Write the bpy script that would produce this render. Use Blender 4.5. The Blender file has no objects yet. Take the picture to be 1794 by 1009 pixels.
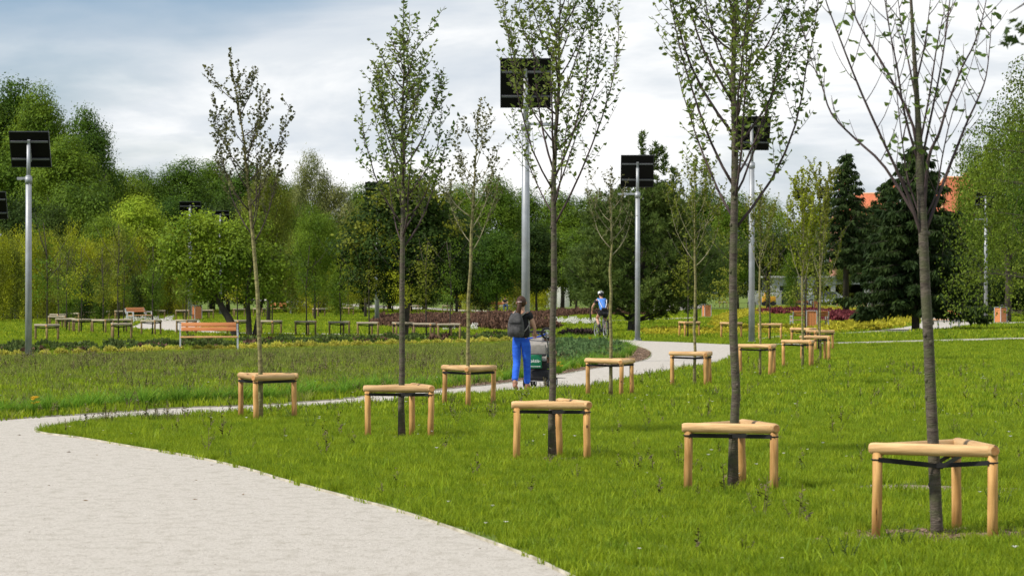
import bpy, bmesh, math, random
import numpy as np
from mathutils import Vector, Matrix, Euler
from mathutils.geometry import tessellate_polygon
PI = math.pi
SC = bpy.context.scene
COL = SC.collection
rnd = random.Random(7)

# ------------------------------------------------------------------ camera
F_PX, HORIZON, CAM_H = 4236.0, 508.0, 1.8
K = F_PX/3000.0      # all hand-set distances below are multiplied by this
cam_d = bpy.data.cameras.new('camera')
cam = bpy.data.objects.new('camera', cam_d)
COL.objects.link(cam)
cam.location = (0, 0, CAM_H)
cam.rotation_euler = (PI/2 + math.atan((HORIZON-504.5)/F_PX), 0, 0)
cam_d.sensor_width = 36.0
cam_d.lens = 36.0*F_PX/1794.0
cam_d.clip_start = 0.1
cam_d.clip_end = 3000
cam_d.dof.use_dof = True
cam_d.dof.focus_distance = 36.0
cam_d.dof.aperture_fstop = 6.3
SC.camera = cam

# ------------------------------------------------------------------ world
SUN_EL, SUN_AZ = math.radians(46), math.radians(-112)   # azimuth from +Y (away) towards +X
world = bpy.data.worlds.new('World'); SC.world = world
world.use_nodes = True
wt = world.node_tree; wt.nodes.clear()
def wn(t): return wt.nodes.new(t)
sky = wn('ShaderNodeTexSky'); sky.sky_type = 'NISHITA'; sky.sun_disc = False
sky.sun_elevation = SUN_EL; sky.sun_rotation = SUN_AZ
sky.air_density = 1.0; sky.dust_density = 1.2; sky.ozone_density = 1.5
skymul = wn('ShaderNodeVectorMath'); skymul.operation = 'MULTIPLY'
skymul.inputs[1].default_value = (0.62, 0.66, 0.74)      # cooled a little; strength below scales it
wt.links.new(sky.outputs[0], skymul.inputs[0])
tc = wn('ShaderNodeTexCoord')
sep = wn('ShaderNodeSeparateXYZ'); wt.links.new(tc.outputs['Generated'], sep.inputs[0])
def mth(op, a, b=None, c=None, clamp=False):
    n = wn('ShaderNodeMath'); n.operation = op; n.use_clamp = clamp
    for i, v in enumerate((a, b, c)):
        if v is None: continue
        if isinstance(v, (int, float)): n.inputs[i].default_value = v
        else: wt.links.new(v, n.inputs[i])
    return n.outputs[0]
zz = mth('MAXIMUM', sep.outputs[2], 0.0)
den = mth('ADD', zz, 0.34)
cx = mth('DIVIDE', sep.outputs[0], den); cy = mth('DIVIDE', sep.outputs[1], den)
cmb = wn('ShaderNodeCombineXYZ'); wt.links.new(cx, cmb.inputs[0]); wt.links.new(cy, cmb.inputs[1])
def wnoise(scale, detail, rough, off, dist=0.0):
    mp = wn('ShaderNodeMapping'); mp.inputs['Location'].default_value = off; mp.inputs['Scale'].default_value = (.62, 1, 1)
    wt.links.new(cmb.outputs[0], mp.inputs[0])
    n = wn('ShaderNodeTexNoise'); n.inputs['Scale'].default_value = scale
    n.inputs['Detail'].default_value = detail; n.inputs['Roughness'].default_value = rough
    n.inputs['Distortion'].default_value = dist
    wt.links.new(mp.outputs[0], n.inputs['Vector']); return n.outputs[0]
n1 = wnoise(1.5, 5, 0.5, (3.2, 1.4, 0), 0.2)
n2 = wnoise(3.6, 7, 0.55, (7.7, 2.1, 3), 0.3)
# cover grows towards the right of the view, thinner to the upper left
base = mth('ADD', mth('MULTIPLY', n1, 0.75), mth('MULTIPLY', n2, 0.35))
side = mth('ADD', mth('MULTIPLY', sep.outputs[0], 0.52), mth('MULTIPLY', mth('SUBTRACT', mth('MINIMUM', zz, 0.3), 0.07), -0.30))
cov = mth('ADD', base, side)
ramp = wn('ShaderNodeValToRGB')
ramp.color_ramp.elements[0].position = 0.42; ramp.color_ramp.elements[0].color = (0, 0, 0, 1)
ramp.color_ramp.elements[1].position = 0.56; ramp.color_ramp.elements[1].color = (1, 1, 1, 1)
wt.links.new(cov, ramp.inputs[0])
hzn = mth('SUBTRACT', 1.0, mth('MULTIPLY', zz, 9.0), clamp=True)
covf = mth('MAXIMUM', ramp.outputs[0], hzn)
n3 = wnoise(3.6, 8, 0.56, (1.1, 9.3, 5), 0.3)
cr = wn('ShaderNodeValToRGB')
e = cr.color_ramp.elements
e[0].position = 0.38; e[0].color = (0.50, 0.555, 0.62, 1)
e[1].position = 0.60; e[1].color = (0.87, 0.87, 0.865, 1)
m_ = cr.color_ramp.elements.new(0.49); m_.color = (0.63, 0.665, 0.70, 1)
wt.links.new(n3, cr.inputs[0])
bg1 = wn('ShaderNodeBackground'); wt.links.new(skymul.outputs[0], bg1.inputs[0]); bg1.inputs[1].default_value = 0.13
bg2 = wn('ShaderNodeBackground'); wt.links.new(cr.outputs[0], bg2.inputs[0]); bg2.inputs[1].default_value = 1.0
mx = wn('ShaderNodeMixShader'); wt.links.new(covf, mx.inputs[0]); wt.links.new(bg1.outputs[0], mx.inputs[1]); wt.links.new(bg2.outputs[0], mx.inputs[2])
wo = wn('ShaderNodeOutputWorld'); wt.links.new(mx.outputs[0], wo.inputs[0])

sun_d = bpy.data.lights.new('sun', 'SUN'); sun_d.energy = 3.6; sun_d.angle = math.radians(5)
sun_d.color = (1.0, 0.94, 0.82)
sun = bpy.data.objects.new('sun', sun_d); COL.objects.link(sun)
sdir = Vector((math.sin(SUN_AZ)*math.cos(SUN_EL), math.cos(SUN_AZ)*math.cos(SUN_EL), math.sin(SUN_EL)))
sun.rotation_euler = sdir.to_track_quat('Z', 'Y').to_euler()
SC.view_settings.view_transform = 'Standard'; SC.view_settings.look = 'None'
SC.view_settings.exposure = 0.36; SC.view_settings.gamma = 1.0
SC.view_settings.use_curve_mapping = False

# ------------------------------------------------------------------ projection helpers (photo pixel -> place on the ground)
def G(x, y, z=0.0):
    d = F_PX*(CAM_H - z)/(y - HORIZON)
    return Vector(((x-897.0)/F_PX*d, d, z))
def D(y): return F_PX*CAM_H/(y-HORIZON)
def PX(x, d): return (x-897.0)/F_PX*d
def PZ(y, d): return CAM_H + (HORIZON-y)*d/F_PX

# ------------------------------------------------------------------ materials
MATS = {}
def mat(name, c1, c2=None, rough=0.75, scale=6.0, stretch=(1,1,1), detail=5, bump=0.0, bscale=None,
        lo=0.35, hi=0.65, metal=0.0, island=0.0, obj_rand=0.0, transl=0.0, spec=0.3, c3=None, s3=0.6, lo3=.45, hi3=.6, hue=0.0):
    if name in MATS: return MATS[name]
    m = bpy.data.materials.new(name); m.use_nodes = True
    nt = m.node_tree; nt.nodes.clear(); N = nt.nodes.new; L = nt.links.new
    out = N('ShaderNodeOutputMaterial'); b = N('ShaderNodeBsdfPrincipled')
    b.inputs['Roughness'].default_value = rough; b.inputs['Metallic'].default_value = metal
    b.inputs['Specular IOR Level'].default_value = spec if not transl else .12
    t = N('ShaderNodeTexCoord'); mp = N('ShaderNodeMapping'); mp.inputs['Scale'].default_value = stretch
    L(t.outputs['Object'], mp.inputs[0])
    colout = None
    if c2 is not None:
        n = N('ShaderNodeTexNoise'); n.inputs['Scale'].default_value = scale; n.inputs['Detail'].default_value = detail
        n.inputs['Roughness'].default_value = 0.6
        L(mp.outputs[0], n.inputs['Vector'])
        r = N('ShaderNodeValToRGB'); r.color_ramp.elements[0].position = lo; r.color_ramp.elements[1].position = hi
        r.color_ramp.elements[0].color = (*c1, 1); r.color_ramp.elements[1].color = (*c2, 1)
        L(n.outputs[0], r.inputs[0]); colout = r.outputs[0]
        if c3 is not None:
            n3 = N('ShaderNodeTexNoise'); n3.inputs['Scale'].default_value = s3; n3.inputs['Detail'].default_value = 6
            L(mp.outputs[0], n3.inputs['Vector'])
            mr = N('ShaderNodeMapRange'); mr.inputs[1].default_value = lo3; mr.inputs[2].default_value = hi3
            L(n3.outputs[0], mr.inputs[0])
            mxn = N('ShaderNodeMix'); mxn.data_type = 'RGBA'
            L(mr.outputs[0], mxn.inputs[0]); L(colout, mxn.inputs[6]); mxn.inputs[7].default_value = (*c3, 1)
            colout = mxn.outputs[2]
    else:
        rgb = N('ShaderNodeRGB'); rgb.outputs[0].default_value = (*c1, 1); colout = rgb.outputs[0]
    if island or obj_rand or hue:
        hsv = N('ShaderNodeHueSaturation'); L(colout, hsv.inputs['Color'])
        val = None
        def madd(src, k, off):
            a = N('ShaderNodeMath'); a.operation = 'MULTIPLY_ADD'; L(src, a.inputs[0]); a.inputs[1].default_value = k; a.inputs[2].default_value = off
            return a.outputs[0]
        if island:
            g = N('ShaderNodeNewGeometry'); val = madd(g.outputs['Random Per Island'], island, 1-island/2)
        if obj_rand:
            o = N('ShaderNodeObjectInfo'); v2 = madd(o.outputs['Random'], obj_rand, 1-obj_rand/2)
            if val is None: val = v2
            else:
                a = N('ShaderNodeMath'); a.operation = 'MULTIPLY'; L(val, a.inputs[0]); L(v2, a.inputs[1]); val = a.outputs[0]
            h = madd(o.outputs['Random'], -hue, 0.5+hue/2); 
            if hue: L(h, hsv.inputs['Hue'])
        if val is not None: L(val, hsv.inputs['Value'])
        colout = hsv.outputs[0]
    L(colout, b.inputs['Base Color'])
    if bump:
        n2 = N('ShaderNodeTexNoise'); n2.inputs['Scale'].default_value = bscale or scale*3; n2.inputs['Detail'].default_value = 6
        L(mp.outputs[0], n2.inputs['Vector'])
        bp = N('ShaderNodeBump'); bp.inputs['Strength'].default_value = 1.0; bp.inputs['Distance'].default_value = bump
        L(n2.outputs[0], bp.inputs['Height']); L(bp.outputs[0], b.inputs['Normal'])
    if transl:
        tr = N('ShaderNodeBsdfTranslucent'); hs = N('ShaderNodeHueSaturation'); hs.inputs['Value'].default_value = 1.5
        hs.inputs['Hue'].default_value = 0.485
        L(colout, hs.inputs['Color']); L(hs.outputs[0], tr.inputs[0])
        ms = N('ShaderNodeMixShader'); ms.inputs[0].default_value = transl
        L(b.outputs[0], ms.inputs[1]); L(tr.outputs[0], ms.inputs[2]); L(ms.outputs[0], out.inputs[0])
    else: L(b.outputs[0], out.inputs[0])
    MATS[name] = m
    return m

def wood_mat(name, c1, c2, knot=(0.10, 0.045, 0.02), grain=(14, 14, 1.6)):
    """peeled pine log: grain stretched along the local Z of the piece, knots as small dark spots"""
    m = bpy.data.materials.new(name); m.use_nodes = True
    nt = m.node_tree; N = nt.nodes.new; L = nt.links.new
    b = nt.nodes['Principled BSDF']; b.inputs['Roughness'].default_value = 0.65; b.inputs['Specular IOR Level'].default_value = 0.25
    t = N('ShaderNodeTexCoord'); oi = N('ShaderNodeObjectInfo')
    ad = N('ShaderNodeVectorMath'); ad.operation = 'ADD'; L(t.outputs['Object'], ad.inputs[0])
    sc_ = N('ShaderNodeVectorMath'); sc_.operation = 'SCALE'; sc_.inputs[0].default_value = (17, 9, 31); L(oi.outputs['Random'], sc_.inputs['Scale'])
    L(sc_.outputs[0], ad.inputs[1])
    mp = N('ShaderNodeMapping'); mp.inputs['Scale'].default_value = grain; L(ad.outputs[0], mp.inputs[0])
    n = N('ShaderNodeTexNoise'); n.inputs['Scale'].default_value = 2.0; n.inputs['Detail'].default_value = 6; L(mp.outputs[0], n.inputs['Vector'])
    r = N('ShaderNodeValToRGB'); r.color_ramp.elements[0].position = .3; r.color_ramp.elements[1].position = .68
    r.color_ramp.elements[0].color = (*c1, 1); r.color_ramp.elements[1].color = (*c2, 1); L(n.outputs[0], r.inputs[0])
    ck = r.color_ramp.elements.new(.27); ck.color = (c1[0]*.25, c1[1]*.22, c1[2]*.2, 1)
    mp2 = N('ShaderNodeMapping'); mp2.inputs['Scale'].default_value = (1, 1, .6); L(ad.outputs[0], mp2.inputs[0])
    v = N('ShaderNodeTexVoronoi'); v.inputs['Scale'].default_value = 7.5; L(mp2.outputs[0], v.inputs['Vector'])
    r2 = N('ShaderNodeValToRGB'); r2.color_ramp.elements[0].position = .05; r2.color_ramp.elements[1].position = .12
    r2.color_ramp.elements[0].color = (1, 1, 1, 1); r2.color_ramp.elements[1].color = (0, 0, 0, 1); L(v.outputs['Distance'], r2.inputs[0])
    mxn = N('ShaderNodeMix'); mxn.data_type = 'RGBA'; L(r2.outputs[0], mxn.inputs[0]); L(r.outputs[0], mxn.inputs[6]); mxn.inputs[7].default_value = (*knot, 1)
    hsv = N('ShaderNodeHueSaturation'); L(mxn.outputs[2], hsv.inputs['Color'])
    a = N('ShaderNodeMath'); a.operation = 'MULTIPLY_ADD'; L(oi.outputs['Random'], a.inputs[0]); a.inputs[1].default_value = .3; a.inputs[2].default_value = .85
    L(a.outputs[0], hsv.inputs['Value']); L(hsv.outputs[0], b.inputs['Base Color'])
    bp = N('ShaderNodeBump'); bp.inputs['Distance'].default_value = .004; L(n.outputs[0], bp.inputs['Height']); L(bp.outputs[0], b.inputs['Normal'])
    return m

M_post = wood_mat('pine_post', (0.36, 0.175, 0.05), (0.62, 0.36, 0.13))
M_rail = wood_mat('pine_rail', (0.40, 0.23, 0.095), (0.68, 0.45, 0.22))
M_end = mat('log_end', (0.50, 0.22, 0.07), (0.62, 0.32, 0.13), scale=30, rough=.8)
M_post2 = wood_mat('weathered_post', (0.15, 0.10, 0.04), (0.27, 0.19, 0.08))
M_rail2 = wood_mat('weathered_rail', (0.26, 0.22, 0.15), (0.42, 0.36, 0.26))
M_strap = mat('black_strap', (0.012, 0.012, 0.013), rough=.6)
M_bark = mat('cherry_bark', (0.055, 0.042, 0.033), (0.14, 0.115, 0.088), scale=9, stretch=(1.2,1.2,4.5), bump=.012, bscale=22, rough=.85, c3=(.085,.085,.045), s3=3)
M_twig = mat('twig_bark', (0.045, 0.030, 0.032), (0.085, 0.058, 0.055), scale=8, rough=.8)
M_lichen = mat('lichen_bark', (0.12, 0.10, 0.05), (0.30, 0.27, 0.11), scale=7, stretch=(1,1,3), bump=.01, bscale=20, rough=.9)
M_twig2 = mat('pale_twig', (0.16, 0.14, 0.08), (0.30, 0.27, 0.17), scale=8, rough=.85)
M_dbark = mat('dark_bark', (0.035, 0.03, 0.022), (0.075, 0.062, 0.045), scale=4, stretch=(1,1,.4), bump=.02, rough=.9)
M_leafA = mat('cherry_leaf', (0.085, 0.15, 0.028), (0.17, 0.21, 0.04), scale=1.2, island=.7, transl=.35, rough=.55)
M_leafT = mat('sparse_leaf', (0.075, 0.14, 0.03), (0.14, 0.20, 0.04), scale=1.2, island=.6, transl=.35, rough=.5)
M_leafD = mat('small_dark_leaf', (0.07, 0.085, 0.03), (0.13, 0.13, 0.045), scale=1.0, island=.7, transl=.25, rough=.6)
def leafm(n, a, b, hue=.02, **k):
    a = (a[0]*1.25, a[1]*1.1, a[2]*.7); b = (b[0]*1.25, b[1]*1.1, b[2]*.7)
    return mat(n, a, b, scale=.5, island=.75, obj_rand=.35, hue=hue, transl=.3, rough=.6, **k)
M_lf = {
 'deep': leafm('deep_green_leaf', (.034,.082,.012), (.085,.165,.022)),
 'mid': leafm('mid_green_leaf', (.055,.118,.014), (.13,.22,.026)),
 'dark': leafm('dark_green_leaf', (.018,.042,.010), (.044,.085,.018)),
 'yellow': leafm('yellow_green_leaf', (.14,.20,.014), (.29,.35,.03)),
 'bright': leafm('bright_green_leaf', (.12,.23,.02), (.24,.36,.045)),
 'grey': leafm('grey_green_leaf', (.09,.13,.055), (.16,.20,.095)),
 'olive': leafm('olive_leaf', (.08,.12,.02), (.15,.19,.032)),
 'needle': leafm('dark_needles', (.018,.040,.018), (.044,.078,.028)),
 'pine': leafm('pine_needles', (.040,.082,.028), (.085,.14,.045)),
 'blue': leafm('blue_needles', (.05,.08,.075), (.10,.15,.14)),
 'birch': leafm('birch_leaf', (.050,.10,.014), (.11,.165,.026)),
}
M_steel = mat('galvanised_steel', (0.30,0.315,0.335), (0.40,0.415,0.435), scale=3, c3=(.26,.26,.25), s3=1.2, lo3=.5, hi3=.7, rough=.5, metal=.35, spec=.4)
M_panel = mat('panel_back', (0.004,0.0035,0.004), rough=.5, spec=.15)
M_rails = mat('panel_rail', (0.16,0.165,0.18), rough=.5, metal=.4)
M_benchw = mat('orange_bench_wood', (0.52,0.19,0.065), (0.66,0.28,0.11), scale=3, stretch=(.6,8,8), rough=.45)
M_benchs = mat('seat_plank_wood', (0.58,0.30,0.12), (0.70,0.40,0.18), scale=3, stretch=(.6,8,8), rough=.45)
M_alu = mat('cast_bench_frame', (0.42,0.44,0.45), (0.52,0.54,0.55), scale=6, rough=.45, metal=.3)
M_gravel = mat('pale_gravel', (0.26,0.225,0.18), (0.50,0.465,0.41), scale=38, stretch=(1,.8,1), detail=4, bump=.008, bscale=110, rough=.95, lo=.24, hi=.50,
               c3=(.29,.26,.205), s3=7, lo3=.48, hi3=.95)
M_kerb = mat('kerb_concrete', (0.55,0.53,0.49), (0.70,0.68,0.64), scale=5, rough=.9, bump=.004)
M_edge = mat('path_edging', (0.30,0.27,0.19), (0.58,0.54,0.43), scale=5, rough=.8)
M_soil = mat('bare_soil', (0.15,0.11,0.075), (0.33,0.27,0.20), scale=12, detail=10, bump=.02, bscale=40, rough=.97)
M_mulch = mat('bark_mulch', (0.07,0.04,0.028), (0.26,0.17,0.12), scale=25, detail=8, bump=.03, bscale=50, rough=.95)
M_ground = mat('lawn_ground', (0.085,0.135,0.010), (0.15,0.20,0.018), scale=1.6, detail=10, bump=.04, bscale=30, rough=.95, c3=(.13,.19,.028), s3=.22, lo3=.42, hi3=.62)
M_blade = mat('grass_blade', (0.11,0.205,0.010), (0.32,0.385,0.022), scale=.34, detail=3, island=.5, obj_rand=.35, hue=.02, transl=.35, rough=.5, lo=.38, hi=.6)
M_blade2 = mat('dry_grass_blade', (0.13,0.18,0.03), (0.25,0.27,0.06), scale=.5, detail=3, island=.7, obj_rand=.4, hue=.02, transl=.3, rough=.6)
M_stalk = mat('weed_stalk', (0.085,0.07,0.028), (0.17,0.145,0.06), scale=3, island=.6, rough=.8)
M_lush = mat('lush_clump_blade', (0.11,0.24,0.02), (0.20,0.36,0.04), scale=2, island=.5, obj_rand=.3, transl=.35, rough=.45)
M_yel = mat('yellow_shrub_leaf', (0.36,0.37,0.045), (0.60,0.56,0.12), scale=8, island=.6, obj_rand=.3, transl=.3, rough=.6)
M_gold = mat('golden_bed_leaf', (0.36,0.36,0.025), (0.60,0.54,0.06), scale=1, island=.6, transl=.3, rough=.6)
M_heath = mat('purple_heather', (0.085,0.042,0.028), (0.21,0.115,0.07), scale=2, island=.7, rough=.8)
M_redp = mat('dark_red_plant', (0.10,0.012,0.018), (0.22,0.04,0.045), scale=2, island=.7, rough=.7)
M_cover = mat('blue_green_cover', (0.06,0.12,0.04), (0.15,0.23,0.08), scale=1.5, island=.6, transl=.2, rough=.6)
M_dkplant = mat('dark_bedding_leaf', (0.05,0.095,0.02), (0.13,0.15,0.045), scale=1.3, island=.8, transl=.2, rough=.6)
M_white = mat('white_flowers', (0.70,0.68,0.62), (0.80,0.78,0.74), scale=5, rough=.7)
M_flow = mat('yellow_flowers', (0.75,0.45,0.02), (0.8,0.6,0.05), scale=5, rough=.6)
M_plaster = mat('white_plaster', (0.62,0.61,0.58), (0.74,0.73,0.70), scale=.8, rough=.9)
M_conc = mat('grey_concrete', (0.30,0.30,0.29), (0.42,0.42,0.41), scale=.8, rough=.9, bump=.01)
M_roof = mat('orange_roof_tiles', (0.48,0.135,0.06), (0.62,0.20,0.10), scale=1.2, stretch=(3,1,6), rough=.8, bump=.03, bscale=8)
M_ridge = mat('ridge_tiles', (0.62,0.30,0.15), (0.70,0.38,0.2), scale=2, rough=.8)
M_glass = mat('dark_glass', (0.02,0.025,0.03), rough=.08, spec=.6)
M_dark = mat('dark_interior', (0.012,0.012,0.013), rough=.9)
M_fence = mat('dark_fence_board', (0.035,0.028,0.022), (0.07,0.058,0.045), scale=2, stretch=(4,4,.5), rough=.9)
M_car = mat('silver_car_paint', (0.42,0.44,0.47), rough=.25, metal=.6, spec=.5)
M_rubber = mat('black_rubber', (0.015,0.015,0.016), rough=.8)
M_skin = mat('skin', (0.50,0.27,0.18), (0.56,0.32,0.22), scale=8, rough=.5)
M_hair = mat('brown_hair', (0.028,0.012,0.006), (0.085,0.036,0.016), scale=9, stretch=(6,6,.7), rough=.65)
M_bshirt = mat('black_cotton', (0.010,0.010,0.012), (0.02,0.02,0.023), scale=8, rough=.9)
M_blue = mat('bright_blue_trousers', (0.012,0.075,0.50), (0.03,0.15,0.72), scale=5, stretch=(1,1,3), rough=.8, bump=.012, bscale=7)
M_pack = mat('grey_backpack_cloth', (0.04,0.039,0.040), (0.085,0.082,0.083), scale=12, rough=.85, bump=.006)
M_grey = mat('stroller_grey_cloth', (0.24,0.22,0.20), (0.32,0.30,0.275), scale=7, rough=.85, bump=.006)
M_black = mat('black_cloth', (0.014,0.014,0.016), (0.03,0.03,0.033), scale=7, rough=.8)
M_green = mat('green_banner', (0.006,0.11,0.05), (0.010,0.15,0.065), scale=4, rough=.4)
M_paint = mat('white_print', (0.80,0.80,0.80), rough=.6)
M_jersey = mat('sky_blue_jersey', (0.06,0.20,0.66), (0.11,0.29,0.76), scale=5, rough=.7)
M_bbike = mat('blue_bike_paint', (0.02,0.06,0.42), rough=.3)
M_jeans = mat('blue_jeans', (0.05,0.10,0.19), (0.09,0.16,0.27), scale=8, rough=.85)
M_navy = mat('navy_shirt', (0.015,0.02,0.045), rough=.85)
M_lblue = mat('light_blue_cotton', (0.25,0.52,0.66), rough=.8)
M_sandal = mat('tan_sandal', (0.30,0.13,0.08), rough=.6)
M_hill = mat('distant_ground', (0.05,0.08,0.02), (0.08,0.12,0.03), scale=.05, rough=1)

# ------------------------------------------------------------------ mesh builder
class MB:
    def __init__(s): s.v = []; s.f = []; s.m = []; s.sm = []
    def add(s, vs, fs, mi=0, smooth=False):
        o = len(s.v); s.v += [tuple(v) for v in vs]; s.f += [tuple(i+o for i in f) for f in fs]
        s.m += [mi]*len(fs); s.sm += [smooth]*len(fs); return s
    def box(s, c, size, rot=None, mi=0, taper=1.0):
        hx, hy, hz = (k/2 for k in size); vs = []
        for z in (-1, 1):
            k = taper if z > 0 else 1
            for x, y in ((-1,-1),(1,-1),(1,1),(-1,1)): vs.append(Vector((x*hx*k, y*hy*k, z*hz)))
        if rot is not None:
            R = rot if isinstance(rot, Matrix) else Euler(rot).to_matrix()
            vs = [R @ v for v in vs]
        vs = [v+Vector(c) for v in vs]
        return s.add(vs, [(0,3,2,1),(4,5,6,7),(0,1,5,4),(1,2,6,5),(2,3,7,6),(3,0,4,7)], mi)
    def rbox(s, c, size, r, rot=None, mi=0):
        """box with chamfered edges"""
        bm = bmesh.new(); bmesh.ops.create_cube(bm, size=1)
        for v in bm.verts: v.co = Vector((v.co.x*size[0], v.co.y*size[1], v.co.z*size[2]))
        bmesh.ops.bevel(bm, geom=bm.edges[:], offset=r, segments=2, affect='EDGES', profile=.5)
        R = Matrix.Identity(3) if rot is None else Euler(rot).to_matrix()
        bm.verts.index_update()
        s.add([R @ v.co + Vector(c) for v in bm.verts], [[v.index for v in f.verts] for f in bm.faces], mi, True)
        bm.free(); return s
    def tube(s, pts, rad, n=8, mi=0, caps=True, smooth=True, endmi=None):
        pts = [Vector(p) for p in pts]
        if isinstance(rad, (int, float)): rad = [rad]*len(pts)
        o = len(s.v); up = None
        for i, p in enumerate(pts):
            t = (pts[min(i+1, len(pts)-1)] - pts[max(i-1, 0)])
            if t.length < 1e-9: t = Vector((0,0,1))
            t.normalize()
            if up is None: up = Vector((1,0,0)) if abs(t.x) < .9 else Vector((0,1,0))
            a = (up - t*up.dot(t)); 
            if a.length < 1e-6: a = t.orthogonal()
            a.normalize(); b = t.cross(a); up = a
            for k in range(n):
                an = 2*PI*k/n
                s.v.append(tuple(p + (a*math.cos(an)+b*math.sin(an))*rad[i]))
        for i in range(len(pts)-1):
            for k in range(n):
                k2 = (k+1) % n
                s.f.append((o+i*n+k, o+i*n+k2, o+(i+1)*n+k2, o+(i+1)*n+k)); s.m.append(mi); s.sm.append(smooth)
        if caps:
            em = mi if endmi is None else endmi
            s.f.append(tuple(o+k for k in reversed(range(n)))); s.m.append(em); s.sm.append(False)
            s.f.append(tuple(o+(len(pts)-1)*n+k for k in range(n))); s.m.append(em); s.sm.append(False)
        return s
    def ball(s, c, r, nu=10, nv=7, mi=0, rot=None):
        if isinstance(r, (int, float)): r = (r, r, r)
        R = Matrix.Identity(3) if rot is None else Euler(rot).to_matrix()
        vs = []
        for j in range(nv+1):
            th = PI*j/nv
            for i in range(nu):
                ph = 2*PI*i/nu
                vs.append(R @ Vector((r[0]*math.sin(th)*math.cos(ph), r[1]*math.sin(th)*math.sin(ph), r[2]*math.cos(th))) + Vector(c))
        fs = [(j*nu+i, (j+1)*nu+i, (j+1)*nu+(i+1) % nu, j*nu+(i+1) % nu) for j in range(nv) for i in range(nu)]
        return s.add(vs, fs, mi, True)
    def torus(s, c, R, r, axis='X', n=24, m=6, mi=0):
        vs = []; fs = []
        for i in range(n):
            a = 2*PI*i/n
            for j in range(m):
                b = 2*PI*j/m; q = R+r*math.cos(b); w = r*math.sin(b)
                p = {'X': (w, q*math.cos(a), q*math.sin(a)), 'Y': (q*math.cos(a), w, q*math.sin(a)), 'Z': (q*math.cos(a), q*math.sin(a), w)}[axis]
                vs.append(Vector(p)+Vector(c))
                fs.append((i*m+j, ((i+1) % n)*m+j, ((i+1) % n)*m+(j+1) % m, i*m+(j+1) % m))
        return s.add(vs, fs, mi, True)
    def prism(s, prof, x0, x1, mi=0):
        """profile in (y,z), extruded along x"""
        n = len(prof)
        vs = [(x0, y, z) for y, z in prof]+[(x1, y, z) for y, z in prof]
        fs = [tuple(range(n)), tuple(reversed(range(n, 2*n)))]+[(i, i+n, (i+1) % n+n, (i+1) % n) for i in range(n)]
        return s.add(vs, fs, mi)
    def mesh(s, name, mats):
        me = bpy.data.meshes.new(name); me.from_pydata(s.v, [], s.f)
        for m in (mats if isinstance(mats, (list, tuple)) else [mats]): me.materials.append(m)
        me.polygons.foreach_set('material_index', s.m); me.polygons.foreach_set('use_smooth', s.sm)
        me.update(); return me
    def build(s, name, mats, parent=None, loc=None, rot=None, label=None):
        return link(name, s.mesh(name, mats), parent, loc, rot, label)

def link(name, data, parent=None, loc=None, rot=None, label=None):
    o = bpy.data.objects.new(name, data); COL.objects.link(o)
    if parent: o.parent = parent
    if loc is not None: o.location = loc
    if rot is not None: o.rotation_euler = rot
    if label: o['label'] = label
    return o
def thing(name, label, cat, loc=(0,0,0), rz=0, group=None):
    o = link(name, None, None, loc, (0,0,rz)); tag(o, label, cat, group); o.empty_display_size = .2; return o
def tag(o, label=None, cat=None, group=None, kind=None):
    if label: o['label'] = label
    if cat: o['category'] = cat
    if group: o['group'] = group
    if kind: o['kind'] = kind
    return o
def kids(o): return [c for c in COL.objects if c.parent == o]
def copy_tree(root, tree, loc, rz, label, group=None):
    """tree = [(child, [sub...])] recorded at build time"""
    r = root.copy(); COL.objects.link(r); r.location = loc; r.rotation_euler = (0,0,rz); r['label'] = label
    if group: r['group'] = group
    out = []
    for ch, subs in tree:
        c = ch.copy(); COL.objects.link(c); c.parent = r; ss = []
        for g in subs:
            d = g.copy(); COL.objects.link(d); d.parent = c; ss.append((d, []))
        out.append(c)
    return r, out
ORD = ['first','second','third','fourth','fifth','sixth','seventh','eighth','ninth','tenth','eleventh','twelfth','thirteenth','fourteenth','fifteenth',
 'sixteenth','seventeenth','eighteenth','nineteenth','twentieth','twenty-first','twenty-second','twenty-third','twenty-fourth','twenty-fifth']
def nth(i, n):
    if i == 0: return 'leftmost'
    if i == n-1: return 'rightmost'
    return ORD[i]+' from the left' if i <= n/2 else (ORD[n-1-i]+' from the right')

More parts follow.
